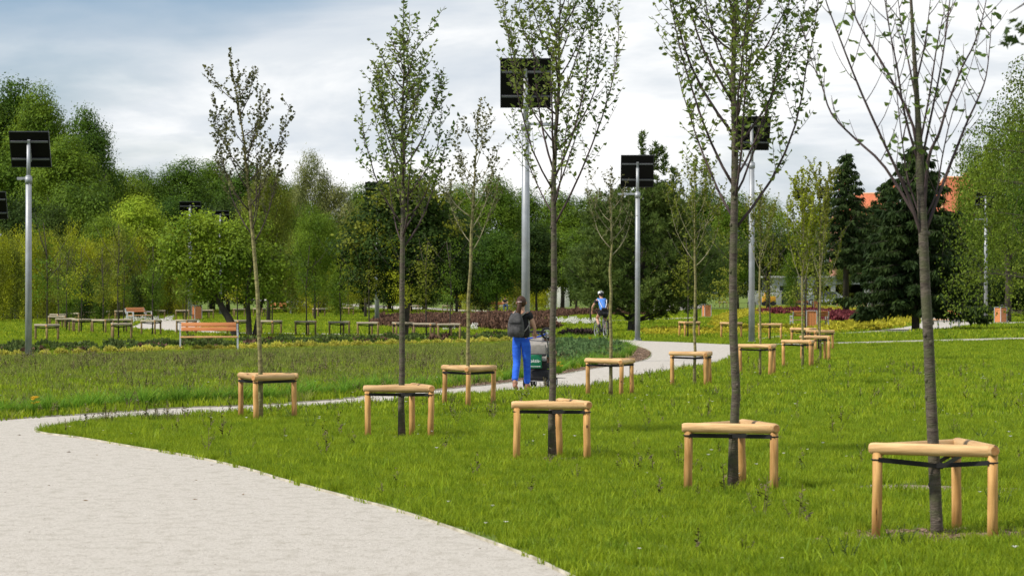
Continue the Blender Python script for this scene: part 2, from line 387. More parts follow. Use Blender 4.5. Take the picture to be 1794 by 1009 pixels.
# ------------------------------------------------------------------ fast leaf meshes
def quad_mesh(name, P, T, B, Lh, Wh, mats, fold=None, matidx=None):
    """P centre-base, T along, B across (unit arrays), rhombic leaves; fold bends the midrib"""
    n = len(P); Lh = np.asarray(Lh).reshape(-1,1); Wh = np.asarray(Wh).reshape(-1,1)
    Nn = np.cross(T, B)
    if fold is None:
        V = np.stack([P, P+T*Lh*.45+B*Wh, P+T*Lh, P+T*Lh*.45-B*Wh], 1).reshape(-1,3)
        F = (np.arange(n)[:,None]*4 + np.array([0,1,2,3])).astype(np.int32)
        nv, nf = 4, 4
    else:
        mid = P+T*Lh*.5 - Nn*Lh*fold*.3; tip = P+T*Lh - Nn*Lh*fold
        V = np.stack([P, P+T*Lh*.33+B*Wh+Nn*Wh*.35, P+T*Lh*.68+B*Wh*.75+Nn*Wh*.2-Nn*Lh*fold*.4, tip,
                      P+T*Lh*.68-B*Wh*.75+Nn*Wh*.2-Nn*Lh*fold*.4, P+T*Lh*.33-B*Wh+Nn*Wh*.35, mid], 1).reshape(-1,3)
        base = (np.arange(n)[:,None]*7)
        F = np.concatenate([base+np.array([0,1,2,6]), base+np.array([6,2,3,4]), base+np.array([6,4,5,0])], 1).reshape(-1,4).astype(np.int32)
    me = bpy.data.meshes.new(name)
    me.vertices.add(len(V)); me.vertices.foreach_set('co', V.astype(np.float32).ravel())
    me.loops.add(F.size); me.loops.foreach_set('vertex_index', F.ravel())
    me.polygons.add(len(F)); me.polygons.foreach_set('loop_start', np.arange(0, F.size, 4, dtype=np.int32))
    for m in (mats if isinstance(mats, (list, tuple)) else [mats]): me.materials.append(m)
    if matidx is not None: me.polygons.foreach_set('material_index', matidx.astype(np.int32))
    me.update(calc_edges=True); me.validate(); return me
def unit(a): return a/np.maximum(np.linalg.norm(a, axis=1, keepdims=True), 1e-9)
def rand_frames(n, rs, normal=None, mixn=.5):
    r = unit(rs.normal(size=(n,3)))
    Nn = r if normal is None else unit(normal*mixn + r*(1-mixn))
    T = unit(np.cross(Nn, unit(rs.normal(size=(n,3))))); B = np.cross(Nn, T); return T, B
def lobe_crown(name, lobes, n, size, seed, mats, shell=.72, mixn=.68, squash=.0, droop=0.0, aspect=.42):
    rs = np.random.RandomState(seed)
    L = np.array(lobes, float)       # x y z rx ry rz
    w = (L[:,3]*L[:,4]*L[:,5])**(2/3); w /= w.sum()
    # concentrate leaves in sprays so the crown is clumpy, with gaps
    ns = max(12, n//26); ci = rs.choice(len(L), ns, p=w)
    d = unit(rs.normal(size=(ns,3))+np.array([0,0,.15])); r = shell+(1-shell)*rs.rand(ns,1)**.6
    r = r*(1+.10*rs.normal(size=(ns,1)))
    C = L[ci,:3] + d*r*L[ci,3:6]
    k = rs.randint(0, ns, n)
    sp = size*2.6
    off = rs.normal(size=(n,3))*np.array([sp, sp, sp*.55])
    P = C[k]+off
    Nn = unit(d[k]*.7 + unit(off)*.35 + np.array([0,0,.35]))
    T, B = rand_frames(n, rs, Nn, mixn)
    if droop: T = unit(T+np.array([0,0,-droop])); B = unit(np.cross(np.cross(T, B), T))
    sz = size*(.6+.8*rs.rand(n)); return quad_mesh(name, P, T, B, sz, sz*aspect, mats)

# ------------------------------------------------------------------ polygons on the ground
def smooth(pts, k=6, closed=False):
    P = [np.array(p, float) for p in pts]; out = []
    n = len(P)
    for i in range(n-1):
        p0 = P[max(i-1, 0)]; p1 = P[i]; p2 = P[i+1]; p3 = P[min(i+2, n-1)]
        for j in range(k):
            t = j/k
            out.append(tuple(.5*((2*p1)+(-p0+p2)*t+(2*p0-5*p1+4*p2-p3)*t*t+(-p0+3*p1-3*p2+p3)*t**3)))
    out.append(tuple(P[-1])); return out
def sheet(name, px, mat_, z, world_pts=None, kind='structure'):
    pts = world_pts or [G(x, y) for x, y in px]
    pts = [Vector((p[0], p[1], z)) for p in pts]
    tris = tessellate_polygon([pts])
    me = bpy.data.meshes.new(name); me.from_pydata([tuple(p) for p in pts], [], [tuple(t) for t in tris]); me.materials.append(mat_)
    me.update()
    if len(me.polygons) and sum(p.normal.z*p.area for p in me.polygons) < 0: me.flip_normals()
    o = link(name, me); o['kind'] = kind; return o, np.array([(p.x, p.y) for p in pts])
def inside(P, poly):
    x, y = P[:,0], P[:,1]; c = np.zeros(len(P), bool); j = len(poly)-1
    for i in range(len(poly)):
        xi, yi = poly[i]; xj, yj = poly[j]
        if yi != yj:
            c ^= ((yi > y) != (yj > y)) & (x < (xj-xi)*(y-yi)/(yj-yi)+xi)
        j = i
    return c
def pxpoly(px): return np.array([tuple(G(x, y))[:2] for x, y in px])
def ribbon_solid(name, pts, w, h, mat_, z=0.0, kind='structure', parent=None):
    """low kerb along a ground line"""
    mb = MB(); P = [Vector((p[0], p[1], 0)) for p in pts]; n = len(P); vs = []
    for i, p in enumerate(P):
        t = (P[min(i+1, n-1)]-P[max(i-1, 0)]); t.normalize(); s_ = Vector((-t.y, t.x, 0))*w/2
        vs += [p-s_+Vector((0,0,z)), p+s_+Vector((0,0,z)), p+s_+Vector((0,0,z+h)), p-s_+Vector((0,0,z+h))]
    fs = []
    for i in range(n-1):
        a = i*4; b = a+4
        for k in range(4): fs.append((a+k, a+(k+1) % 4, b+(k+1) % 4, b+k))
    mb.add(vs, fs); o = mb.build(name, mat_, parent); 
    if kind: o['kind'] = kind
    return o

# ================================================================== GROUND, PATHS
g = MB(); S = 900
g.add([(-S,-60,0),(S,-60,0),(S,1400,0),(-S,1400,0)], [(0,1,2,3)]); g.build('ground', M_ground)['kind'] = 'structure'
low_a = smooth([(1250,1130),(995,1009),(940,982),(870,955),(800,930),(700,897),(600,870),(500,843),(430,822),(330,800),(250,787),(140,768),(84,761),(62,756)])
low_b = smooth([(62,756),(100,747),(145,740),(250,733),(410,723),(463,719),(646,707),(766,695),(827,691),(900,686),(977,681),(1032,677),(1111,661),(1179,649.5),(1255,637),(1277,627),(1290,615),(1312,610),(1360,607),(1460,604.5),(1794,597),(2300,588)])
up_a = smooth([(2300,580.5),(1794,591.5),(1460,600),(1300,603.3),(1276,603.5),(1200,600),(1130,597.6),(1073,595),(977,592.6)])
isl = smooth([(977,595.8),(1043,598),(1088,601),(1126,609.5),(1141,619),(1126,632),(1047,645),(977,657),(898,670),(774,683),(650,694),(570,702),(463,709.5),(410,712),(301,716),(150,726.5),(0,736),(-300,760),(-900,812)])
pathA = low_a + low_b[1:] + up_a + isl + [(-1500,870),(-1500,1700),(1250,1700)]
_, polyA = sheet('path', pathA, M_gravel, .004)
thin_u = smooth([(985,592.6),(740,586.8),(457,583),(400,582.3),(362,578),(352,570),(346,560.3),(285,562),(250,566),(231,573)])
thin_l = smooth([(231,573),(250,577),(290,579.5),(330,583),(380,586.2),(457,586.4),(740,590.2),(985,595.8)])
_, polyB = sheet('path', thin_u+thin_l[1:], M_gravel, .008)
farp = smooth([(380,519),(440,523),(508,527),(560,529.5),(640,533.7),(724,538),(807,542),(890,545.3),(1010,547)])
farl = smooth([(1010,550),(890,548.6),(807,547),(724,543),(640,538),(560,533),(508,530.5),(440,526),(380,522)])
_, polyC = sheet('path', farp+farl, M_gravel, .004)
_, polyD = sheet('path', smooth([(1040,562.3),(1156,558.3),(1269,553),(1330,549)])+smooth([(1330,551.5),(1269,556),(1156,561.7),(1040,565.5)]), M_gravel, .004)
_, polyD2 = sheet('plaza', smooth([(1125,541),(1140,535),(1200,533.5),(1240,536),(1215,542),(1190,546),(1140,546.5),(1125,541)]), M_gravel, .004)
right = smooth([(1290,600),(1378,587),(1466,583.6),(1540,579),(1598,571),(1614,565),(1606,556)])+[(1650,556)]+smooth([(1692,561),(1704,565.3),(1794,564.3),(2100,561)])+smooth([(2100,565),(1794,567.8),(1700,569.5),(1639,578),(1552,583.7),(1466,586.8),(1378,589.5),(1290,603)])
_, polyE = sheet('path', right, M_gravel, .008)
PATHS = [polyA, polyB, polyC, polyD, polyD2, polyE]
# mulch and bare soil
mul1 = smooth([(1070,603),(1100,604),(1126,610),(1140,619),(1125,631),(1080,640),(1010,650),(940,663),(850,674),(774,682),(774,679),(850,670),(940,657),(1010,643),(1075,630),(1100,620),(1095,611),(1070,603)], 3)
_, pm1 = sheet('mulch', mul1, M_mulch, .004)
strip = smooth([(1480,853),(1560,849),(1700,853),(1900,858),(2000,862),(1900,868),(1700,864),(1570,861),(1480,853)], 4)
_, pm2 = sheet('bare_soil', strip, M_soil, .004)
pm3 = []
def blob(cx, cy, rx, ry, n=22, seed=0):
    r = random.Random(seed); return [(cx+rx*math.cos(2*PI*i/n)*(.8+.4*r.random()), cy+ry*math.sin(2*PI*i/n)*(.8+.4*r.random())) for i in range(n)]
bl = blob(G(1650,938).x, G(1650,938).y, .75, .42, seed=2)
_, q = sheet('bark_mulch', None, M_mulch, .004, world_pts=bl); pm3.append(q)
lawn_soil = [blob(G(x,y).x, G(x,y).y, rx, ry, seed=k) for k, (x, y, rx, ry) in enumerate([(905,662,.9,.7),(740,672,.9,.5),(1000,622,.7,1.3),(60,712,.9,.4),(320,706,.7,.3),(1285,861,.35,.25),(968,806,.35,.3),(704,767,.3,.25),(457,736,.3,.25),(819,712,.25,.25),(1070,695,.25,.3),(1217,678,.25,.3),(1332,660,.3,.3),(1620,885,.25,.12),(1120,905,.3,.14),(1420,760,.5,.2),(850,850,.25,.15)])]
for b_ in lawn_soil:
    _, q = sheet('bare_soil', None, M_soil, .004, world_pts=b_); pm3.append(q)
BARE = [pm2]+pm3
# edging along the near path, kerbs elsewhere
ribbon_solid('path_edging', [G(x,y) for x,y in low_a], .016, .022, M_edge)
ribbon_solid('path_edging', [G(x,y) for x,y in low_b[:96]], .014, .020, M_edge)
ribbon_solid('path_edging', [G(x,y) for x,y in isl], .014, .020, M_edge)
ribbon_solid('kerb', [G(x,y) for x,y in smooth([(-60,630),(60,628),(155,626.5),(250,623),(330,620.5),(450,617.5),(575,613.5),(676,610.5),(800,607),(883,604.5),(970,599.5)])], .10, .05, M_kerb)
sheet('bench_pad', [(292,621.4),(425,618.4),(425,613.5),(312,614.5)], M_gravel, .004)

# ================================================================== GRASS and ground cover (stuff)
def tuft_mesh(name, nb, rad, h, w, seed, m, lean=.5, stalk=False):
    rs = np.random.RandomState(seed); mb = MB()
    for i in range(nb):
        a = rs.rand()*2*PI; r = rad*math.sqrt(rs.rand()); x, y = r*math.cos(a), r*math.sin(a)
        hh = h*(.5+.7*rs.rand()); la = rs.rand()*2*PI; ln = hh*lean*rs.rand()*1.3; dx, dy = ln*math.cos(la), ln*math.sin(la)
        oa = rs.rand()*PI; ww = w*(.6+.6*rs.rand()); wx, wy = ww/2*math.cos(oa), ww/2*math.sin(oa)
        mb.add([(x-wx,y-wy,0),(x+wx,y+wy,0),(x+dx*.4+wx*.8,y+dy*.4+wy*.8,hh*.6),(x+dx*.4-wx*.8,y+dy*.4-wy*.8,hh*.6),(x+dx,y+dy,hh)], [(0,1,2,3),(3,2,4)])
    return mb.mesh(name, m)
def stalk_mesh(name, nb, rad, h, seed, m, w=.006):
    rs = np.random.RandomState(seed); mb = MB()
    for i in range(nb):
        a = rs.rand()*2*PI; r = rad*math.sqrt(rs.rand()); x, y = r*math.cos(a), r*math.sin(a); hh = h*(.5+.6*rs.rand())
        dx, dy = rs.normal()*hh*.25, rs.normal()*hh*.25
        mb.add([(x-w/2,y,0),(x+w/2,y,0),(x+dx+w/3,y+dy,hh),(x+dx-w/3,y+dy,hh)], [(0,1,2,3)])
        for k in range(7):
            t = .35+.65*k/7; lx, ly, lz = x+dx*t, y+dy*t, hh*t; an = rs.rand()*2*PI; l = hh*.22*(1.2-t*.6)
            ex, ey, ez = math.cos(an)*l, math.sin(an)*l, l*.5
            mb.add([(lx,ly,lz),(lx+ex*.5-ey*.25,ly+ey*.5+ex*.25,lz+ez*.6),(lx+ex,ly+ey,lz+ez),(lx+ex*.5+ey*.25,ly+ey*.5-ex*.25,lz+ez*.4)], [(0,1,2,3)])
    return mb.mesh(name, m)
def scatter(name, label_kind, pts, scales, meshes, seed=0, zscale=None):
    """one 'stuff' object: points carrying tufts through geometry nodes"""
    n = len(pts)
    me = bpy.data.meshes.new(name); me.vertices.add(n)
    co = np.zeros((n,3), np.float32); co[:, :2] = pts[:, :2]
    if pts.shape[1] > 2: co[:,2] = pts[:,2]
    me.vertices.foreach_set('co', co.ravel())
    rs = np.random.RandomState(seed+99)
    a = me.attributes.new('s', 'FLOAT_VECTOR', 'POINT')
    sv = np.repeat(np.asarray(scales, np.float32).reshape(-1,1), 3, 1)
    sv[:,2] *= (zscale if zscale is not None else 1)*(.75+.5*rs.rand(n))
    a.data.foreach_set('vector', sv.ravel())
    b = me.attributes.new('r', 'FLOAT_VECTOR', 'POINT'); rv = np.zeros((n,3), np.float32); rv[:,2] = rs.rand(n)*2*PI; b.data.foreach_set('vector', rv.ravel())
    me.update(); o = link(name, me); o['kind'] = 'stuff'
    coll = bpy.data.collections.new(name+'_pieces')
    for k, tm in enumerate(meshes):
        to = bpy.data.objects.new(name+'_piece', tm); coll.objects.link(to)
    ng = bpy.data.node_groups.new(name+'_scatter', 'GeometryNodeTree')
    ng.interface.new_socket('Geometry', in_out='INPUT', socket_type='NodeSocketGeometry')
    ng.interface.new_socket('Geometry', in_out='OUTPUT', socket_type='NodeSocketGeometry')
    gi = ng.nodes.new('NodeGroupInput'); go = ng.nodes.new('NodeGroupOutput')
    ci = ng.nodes.new('GeometryNodeCollectionInfo'); ci.inputs['Collection'].default_value = coll
    ci.inputs['Separate Children'].default_value = True; ci.inputs['Reset Children'].default_value = True
    ip = ng.nodes.new('GeometryNodeInstanceOnPoints'); ip.inputs['Pick Instance'].default_value = True
    ri = ng.nodes.new('FunctionNodeRandomValue'); ri.data_type = 'INT'
    ri.inputs['Min'].default_value = 0
    for s_ in ri.inputs:
        if s_.name == 'Max' and s_.type == 'INT': s_.default_value = len(meshes)-1
        if s_.name == 'Min' and s_.type == 'INT': s_.default_value = 0
    na = ng.nodes.new('GeometryNodeInputNamedAttribute'); na.data_type = 'FLOAT_VECTOR'; na.inputs['Name'].default_value = 's'
    nb = ng.nodes.new('GeometryNodeInputNamedAttribute'); nb.data_type = 'FLOAT_VECTOR'; nb.inputs['Name'].default_value = 'r'
    l = ng.links.new
    l(gi.outputs[0], ip.inputs['Points']); l(ci.outputs[0], ip.inputs['Instance'])
    outi = [s_ for s_ in ri.outputs if s_.type == 'INT'][0]; l(outi, ip.inputs['Instance Index'])
    oa = [s_ for s_ in na.outputs if s_.type == 'VECTOR'][0]; ob = [s_ for s_ in nb.outputs if s_.type == 'VECTOR'][0]
    l(oa, ip.inputs['Scale']); l(ob, ip.inputs['Rotation']); l(ip.outputs[0], go.inputs[0])
    md = o.modifiers.new('scatter', 'NODES'); md.node_group = ng
    return o
def cone_points(d0, d1, dens, rs, k=.325, pad=1.0):
    d0 *= K; d1 *= K; k /= K; dens /= K
    n = int(dens*(k*(d1*d1-d0*d0)+2*pad*(d1-d0)))
    d = np.sqrt(rs.rand(n)*(d1*d1-d0*d0)+d0*d0); x = (rs.rand(n)*2-1)*(k*d+pad)
    return np.stack([x, d], 1)
rs = np.random.RandomState(4)
grassA = [tuft_mesh('grass_tuft', 66, .11, .068, .0065, 10+i, M_blade, lean=.7) for i in range(4)]
grassB = [tuft_mesh('grass_tuft', 50, .22, .085, .016, 20+i, M_blade, lean=.6) for i in range(3)]
grassC = [tuft_mesh('grass_tuft', 40, .5, .10, .04, 30+i, M_blade, lean=.6) for i in range(2)]
island_poly = pxpoly(isl+[(-900,640),(0,629.5),(155,627),(330,621),(450,618),(575,614),(676,611),(883,605),(970,600)])
def lawn_mask(P, soil_thin=True, rs=rs):
    bad = np.zeros(len(P), bool)
    for q in PATHS: bad |= inside(P, q)
    bad |= inside(P, pm1)
    for q in BARE: bad |= inside(P, q) & (rs.rand(len(P)) > .12)
    return ~bad
def edge_guard(P, r=.06, polys=None):
    """drop tufts whose blades would lie on a path"""
    ok = np.ones(len(P), bool)
    for dx, dy in ((r,0),(-r,0),(0,r),(0,-r)):
        Q = P+np.array([dx,dy])
        for q in (polys or [polyA]): ok &= ~inside(Q, q)
    return ok
P = cone_points(9.5, 24, 85, rs); P = P[lawn_mask(P)]; P = P[edge_guard(P, .05)]
isd = inside(P, island_poly)
scatter('lawn_grass', '', P[~isd], .7+.6*rs.rand((~isd).sum()), grassA, 1)
nearisl = P[isd]
P = cone_points(24, 62, 22, rs); P = P[lawn_mask(P)]; P = P[edge_guard(P, .17)]; isd = inside(P, island_poly)
scatter('lawn_grass', '', P[~isd], .7+.6*rs.rand((~isd).sum()), grassB, 2)
farisl = P[isd]
P = cone_points(62, 150, 4.2, rs); P = P[lawn_mask(P)]; P = P[edge_guard(P, .45, [polyA, polyB, polyE])]
scatter('lawn_grass', '', P, .8+.7*rs.rand(len(P)), grassC, 3)
# the weedy lawn of the island: mixed dry and green blades, brown seed stalks
dryB = [tuft_mesh('dry_tuft', 50, .22, .11, .015, 40+i, M_blade2, lean=.7) for i in range(3)]
I = np.concatenate([nearisl, farisl]); r_ = rs.rand(len(I))
dd = I[:,1]/K; pd = np.clip((dd-27)/16, 0, 1)*.75+.1
dry = r_ < pd
scatter('weedy_lawn_grass', '', I[~dry], 1.0+.6*rs.rand((~dry).sum()), grassB, 5)
scatter('weedy_lawn_grass', '', I[dry], .9+.6*rs.rand(dry.sum()), dryB, 6)
stalks = [stalk_mesh('weed_stalks', 6, .16, .22, 50+i, M_stalk, w=.009) for i in range(3)]
Q = cone_points(23, 46, 7, rs); Q = Q[inside(Q, island_poly) & lawn_mask(Q)]; keep = rs.rand(len(Q)) < (.12+.45*np.clip((Q[:,1]/K-27)/14, 0, 1)); Q = Q[keep]
scatter('weed_stalks', '', Q, .6+.7*rs.rand(len(Q)), stalks, 7)
stalks2 = [stalk_mesh('weed_stalks', 3, .05, .24, 60+i, M_stalk, w=.006) for i in range(2)]+[stalk_mesh('weed_leaves', 5, .06, .16, 64, M_dkplant, w=.007)]
Q = cone_points(11, 40, 1.5, rs); Q = Q[~inside(Q, island_poly) & lawn_mask(Q)]; 
Qe = np.array([tuple(G(x, y-4))[:2] for x, y in [(rs.uniform(130,640), 0) for _ in range(0)] or []]).reshape(-1,2)
edge = np.array([tuple(G(x, 0.0*x+ (740-(x-145)*.0605) + rs.uniform(2,14)))[:2] for x in rs.uniform(120, 800, 70)])
Q = np.concatenate([Q, edge]); scatter('weed_stalks', '', Q, .5+.8*rs.rand(len(Q)), stalks2, 8)
broad = [tuft_mesh('broad_grass', 14, .10, .11, .013, 70+i, M_blade, lean=.9) for i in range(3)]
Q = cone_points(9.5, 24, 2.5, rs); Q = Q[~inside(Q, island_poly) & lawn_mask(Q)]; Q = Q[edge_guard(Q, .12)]; scatter('coarse_grass', '', Q, .6+.8*rs.rand(len(Q)), broad, 9)
flow = MB()
for k in range(6):
    an = k*PI/3; flow.add([(0,0,.1),(.012*math.cos(an-.4),.012*math.sin(an-.4),.108),(.022*math.cos(an),.022*math.sin(an),.11),(.012*math.cos(an+.4),.012*math.sin(an+.4),.108)], [(0,1,2,3)])
flow.tube([(0,0,0),(0,0,.1)], .0015, 3, mi=1)
fm = flow.mesh('clover_flower', [M_white, M_blade])
Q = cone_points(11, 38, .55, rs); Q = Q[lawn_mask(Q)]; scatter('clover_flowers', '', Q, .7+.6*rs.rand(len(Q)), [fm], 10)

# pebbles and chips on the path and mulch
peb = MB(); peb.ball((0,0,.004), (.012,.009,.006), 5, 3)
pm = [peb.mesh('pebble', mat('dark_pebble', (.22,.19,.16), (.4,.37,.33), scale=9, rough=.9))]
pl_ = MB(); pl_.ball((0,0,.004), (.010,.011,.006), 5, 3); pm.append(pl_.mesh('pebble', mat('pale_pebble', (.5,.47,.42), (.65,.62,.58), scale=9, rough=.9)))
lf_ = MB(); lf_.add([(0,0,.006),(.03,-.014,.012),(.065,0,.008),(.03,.014,.016)], [(0,1,2,3)]); fallen = lf_.mesh('fallen_leaf', mat('dry_leaf', (.16,.09,.03), (.30,.20,.07), scale=9, rough=.8))
Q = cone_points(9.5, 30, 130, rs); Q = Q[inside(Q, polyA)]; scatter('loose_gravel', '', Q, .18+.6*rs.rand(len(Q))**3, pm, 11)
Q = cone_points(9.5, 30, .5, rs); scatter('fallen_leaves', '', Q, .5+.6*rs.rand(len(Q)), [fallen], 27)
chip = MB(); chip.box((0,0,.008), (.05,.018,.006), (0.2,.15,0)); chipm = chip.mesh('chip', mat('bark_chip', (.14,.085,.05), (.36,.27,.19), scale=12, island=.6, rough=.9))
Q = np.concatenate([np.array(bl).mean(0)+rs.normal(size=(420,2))*np.array([.36,.2]),
    *[np.array(b_).mean(0)+rs.normal(size=(50,2))*np.array([.2,.12]) for b_ in lawn_soil[5:13]],
    (lambda A: A[inside(A, pm1)][:2600])(np.stack([rs.uniform(-2.5,4.5,40000), rs.uniform(28*K,60*K,40000)],1))])
scatter('bark_chips', '', Q, .6+.9*rs.rand(len(Q)), [chipm], 12)

# lush clumps along the left bed edge : countable clumps, one object each
lush = [tuft_mesh('lush_clump', 90, .07, .34, .014, 80+i, M_lush, lean=1.0) for i in range(3)]
n_l = 0
for i, x in enumerate(np.linspace(-6, 960, 62)):
    yy = np.interp(x, [0,150,301,463,650,774,898,977], [736,726.5,716,709.5,694,683,670,657]) - 4.5 - 1.5*rnd.random()
    if 690 < x < 700: continue
    p = G(x+rnd.uniform(-4,4), yy)
    o = link('ornamental_grass', lush[i % 3], None, p, (0,0,rnd.random()*6)); k = rnd.uniform(.65,1.05)*(1.0 if x < 700 else .75); o.scale = (k,k,k)
    tag(o, 'bright green grassy clump along the left edge of the narrow path, '+(nth(i, 62) if i < 25 or i > 36 else 'one of the middle ones'), 'grass clump', 'lush green clumps edging the planted bed'); n_l += 1
for i, (x, y) in enumerate([(985,650),(1003,646),(1022,643),(1040,640),(1058,637),(1075,633),(1090,629),(1102,624),(1108,617),(1098,611),(1082,606),(1064,604),(1045,602),(1022,601),(998,600),(978,654),(1030,634),(1055,628),(1080,622)]):
    o = link('ornamental_grass', lush[i % 3], None, G(x, y), (0,0,rnd.random()*6)); k = rnd.uniform(.9,1.3); o.scale = (k,k,.8*k)
    tag(o, 'lime green grassy clump round the tip of the bed where the path bends', 'grass clump', 'lime clumps at the rounded tip of the bed')
# yellow day lilies
for i, (x, y, lab) in enumerate([(57,731,'yellow flowering plant at the bed edge by the path, far left'),(978,657,'orange yellow flower at the bed edge beside the stroller'),(1033,606,'small yellow flower on the tip of the round bed below the cyclist')]):
    mb = MB()
    for k in range(7):
        a = rnd.random()*6.3; q = Vector((math.cos(a)*.10*rnd.random(), math.sin(a)*.1*rnd.random(), .18+.1*rnd.random()))
        mb.tube([(0,0,0), q*.6+Vector((0,0,.05)), q], .004, 3, mi=0)
        for j in range(5):
            b = j*2*PI/5; mb.add([q, q+Vector((math.cos(b-.4)*.025,math.sin(b-.4)*.025,.02)), q+Vector((math.cos(b)*.05,math.sin(b)*.05,.025)), q+Vector((math.cos(b+.4)*.025,math.sin(b+.4)*.025,.02))], [(0,1,2,3)], 1)
    o = mb.build('day_lily', [M_lush, M_flow], None, G(x, y)); tag(o, lab, 'flower')

def bush_mesh(name, r, n, size, seed, m, flat=.7, spiky=0):
    rs = np.random.RandomState(seed); d = unit(rs.normal(size=(n,3))); d[:,2] = np.abs(d[:,2]); rr = r*(.55+.45*rs.rand(n,1))*(1+.12*rs.normal(size=(n,1)))
    P = d*rr*np.array([1,1,flat]); 
    T = unit(d*.8+unit(rs.normal(size=(n,3)))*.8+np.array([0,0,.4+spiky])); B = unit(np.cross(T, unit(rs.normal(size=(n,3)))))
    s = size*(.6+.8*rs.rand(n)); return quad_mesh(name, P, T, B, s, s*.35, m)
ysh = [bush_mesh('yellow_shrub', .165, 1000, .045, 90+i, M_yel, .85) for i in range(3)]
xs = [8,30,78,107,137,164,194,218,238,258,275,296,312] + list(np.linspace(345,965,32))
for i, x in enumerate(xs):
    if 325 < x < 330: continue
    yy = np.interp(x, [0,155,330,450,575,676,883,970], [627,623.5,617,614.5,610.5,607.5,602,598])-1.2*rnd.random()
    o = link('yellow_shrub', ysh[i % 3], None, G(x, yy), (0,0,rnd.random()*6)); k = rnd.uniform(.95,1.3); o.scale = (k,k,k*rnd.uniform(1.0,1.25))
    tag(o, 'round yellow shrub in the row behind the pale kerb, '+nth(i, len(xs)), 'shrub', 'yellow shrubs in a row behind the kerb')
cov_m = [bush_mesh('cover', .22, 110, .11, 95, M_dkplant, .9, .6), bush_mesh('cover', .2, 110, .10, 96, M_dkplant, .9, .3), bush_mesh('cover', .2, 90, .10, 97, M_heath, .8, .6), bush_mesh('cover', .2, 100, .09, 98, M_lf['mid'], .7)]
def band(y0f, y1f, x0, x1, n, rs):
    x = rs.uniform(x0, x1, n); t = rs.rand(n); y = np.array([y0f(a)*(1-b)+y1f(a)*b for a, b in zip(x, t)])
    return np.array([tuple(G(a, b))[:2] for a, b in zip(x, y)])
kerb_y = lambda x: float(np.interp(x, [0,155,330,450,575,676,883,970], [624,620,614,611.5,607.5,604.5,600,597]))
Q = band(lambda x: kerb_y(x)-10, lambda x: kerb_y(x)-1, -60, 960, 620, rs); scatter('bedding_plants', '', Q, .5+.6*rs.rand(len(Q)), cov_m+[cov_m[0], cov_m[3]], 13)
gold = [bush_mesh('golden', .26, 170, .11, 100+i, M_gold, .7) for i in range(3)]
ring_o = pxpoly(smooth([(1250,572),(1262,556),(1330,543),(1400,540),(1480,543),(1560,549),(1600,557),(1605,565),(1590,571),(1530,578),(1455,583),(1370,586),(1300,586),(1258,580),(1250,572)]))
ring_i = pxpoly(smooth([(1275,568),(1310,556),(1380,551),(1450,552),(1510,556),(1520,562),(1490,568),(1430,573),(1350,578),(1290,576),(1275,568)]))
C_ = np.stack([rs.uniform(8, 45, 60000), rs.uniform(65*K, 175*K, 60000)], 1); m1 = inside(C_, ring_o) & ~inside(C_, ring_i)
Q = C_[m1][:2600]; scatter('golden_ground_cover', '', Q, .55+.6*rs.rand(len(Q)), gold, 14)
redm = [bush_mesh('red', .3, 120, .13, 110, M_redp, .7)]
rp = pxpoly(blob(1478,560,32,6,seed=5)); C_ = np.stack([rs.uniform(12, 30, 20000), rs.uniform(80*K, 130*K, 20000)], 1); Q = C_[inside(C_, rp)][:420]; scatter('dark_red_ground_cover', '', Q, .8+.6*rs.rand(len(Q)), redm, 15)
rp = pxpoly(smooth([(1330,549),(1400,547),(1450,549),(1450,552),(1400,551),(1330,553),(1330,549)],3)); C_ = np.stack([rs.uniform(15, 35, 40000), rs.uniform(100*K, 150*K, 40000)], 1); Q = C_[inside(C_, rp)][:260]; scatter('dark_red_ground_cover', '', Q, .8+.6*rs.rand(len(Q)), redm, 16)
Q = band(lambda x: 581, lambda x: 589, 1128, 1290, 170, rs); scatter('golden_ground_cover', '', Q, .5+.5*rs.rand(len(Q)), gold, 17)
hea = [bush_mesh('heather', .3, 170, .15, 120+i, M_heath, 1.2, 1.6) for i in range(3)]
heath_p = pxpoly(smooth([(655,572),(668,559),(720,558),(820,556),(890,553),(960,552),(1000,555),(960,559),(895,562),(850,566),(820,577),(760,578),(700,577),(655,572)]))
C_ = np.stack([rs.uniform(-12, 6, 40000), rs.uniform(70*K, 135*K, 40000)], 1); Q = C_[inside(C_, heath_p)][:1500]; scatter('purple_heather', '', Q, .38+.45*rs.rand(len(Q)), hea+[cov_m[3]], 18)
hp2 = pxpoly(smooth([(838,577),(850,571),(905,570),(960,572),(975,578),(905,582),(838,577)])); C_ = np.stack([rs.uniform(-4, 4, 20000), rs.uniform(65*K, 95*K, 20000)], 1); Q = C_[inside(C_, hp2)][:260]; scatter('purple_heather', '', Q, .55+.5*rs.rand(len(Q)), hea, 19)
Q = band(lambda x: 549.5, lambda x: 553.5, 975, 1130, 260, rs); scatter('purple_heather', '', Q, .5+.5*rs.rand(len(Q)), hea, 20)
wf = MB()
for k in range(26):
    a = rs.rand()*6.3; r = .2*math.sqrt(rs.rand()); q = Vector((r*math.cos(a), r*math.sin(a), .12+.12*rs.rand()))
    wf.ball(q, .022, 5, 3)
wfm = wf.mesh('white_blossom', M_white)
Q = np.concatenate([band(lambda x: 565, lambda x: 570.5, 965, 1048, 55, rs), band(lambda x: 576, lambda x: 582, 780, 905, 8, rs), band(lambda x: 561, lambda x: 566, 215, 300, 40, rs)]); scatter('white_flowers', '', Q, .5+.7*rs.rand(len(Q)), [wfm], 21)
cvm = [bush_mesh('bluish', .22, 140, .09, 130+i, M_cover, .45) for i in range(2)]
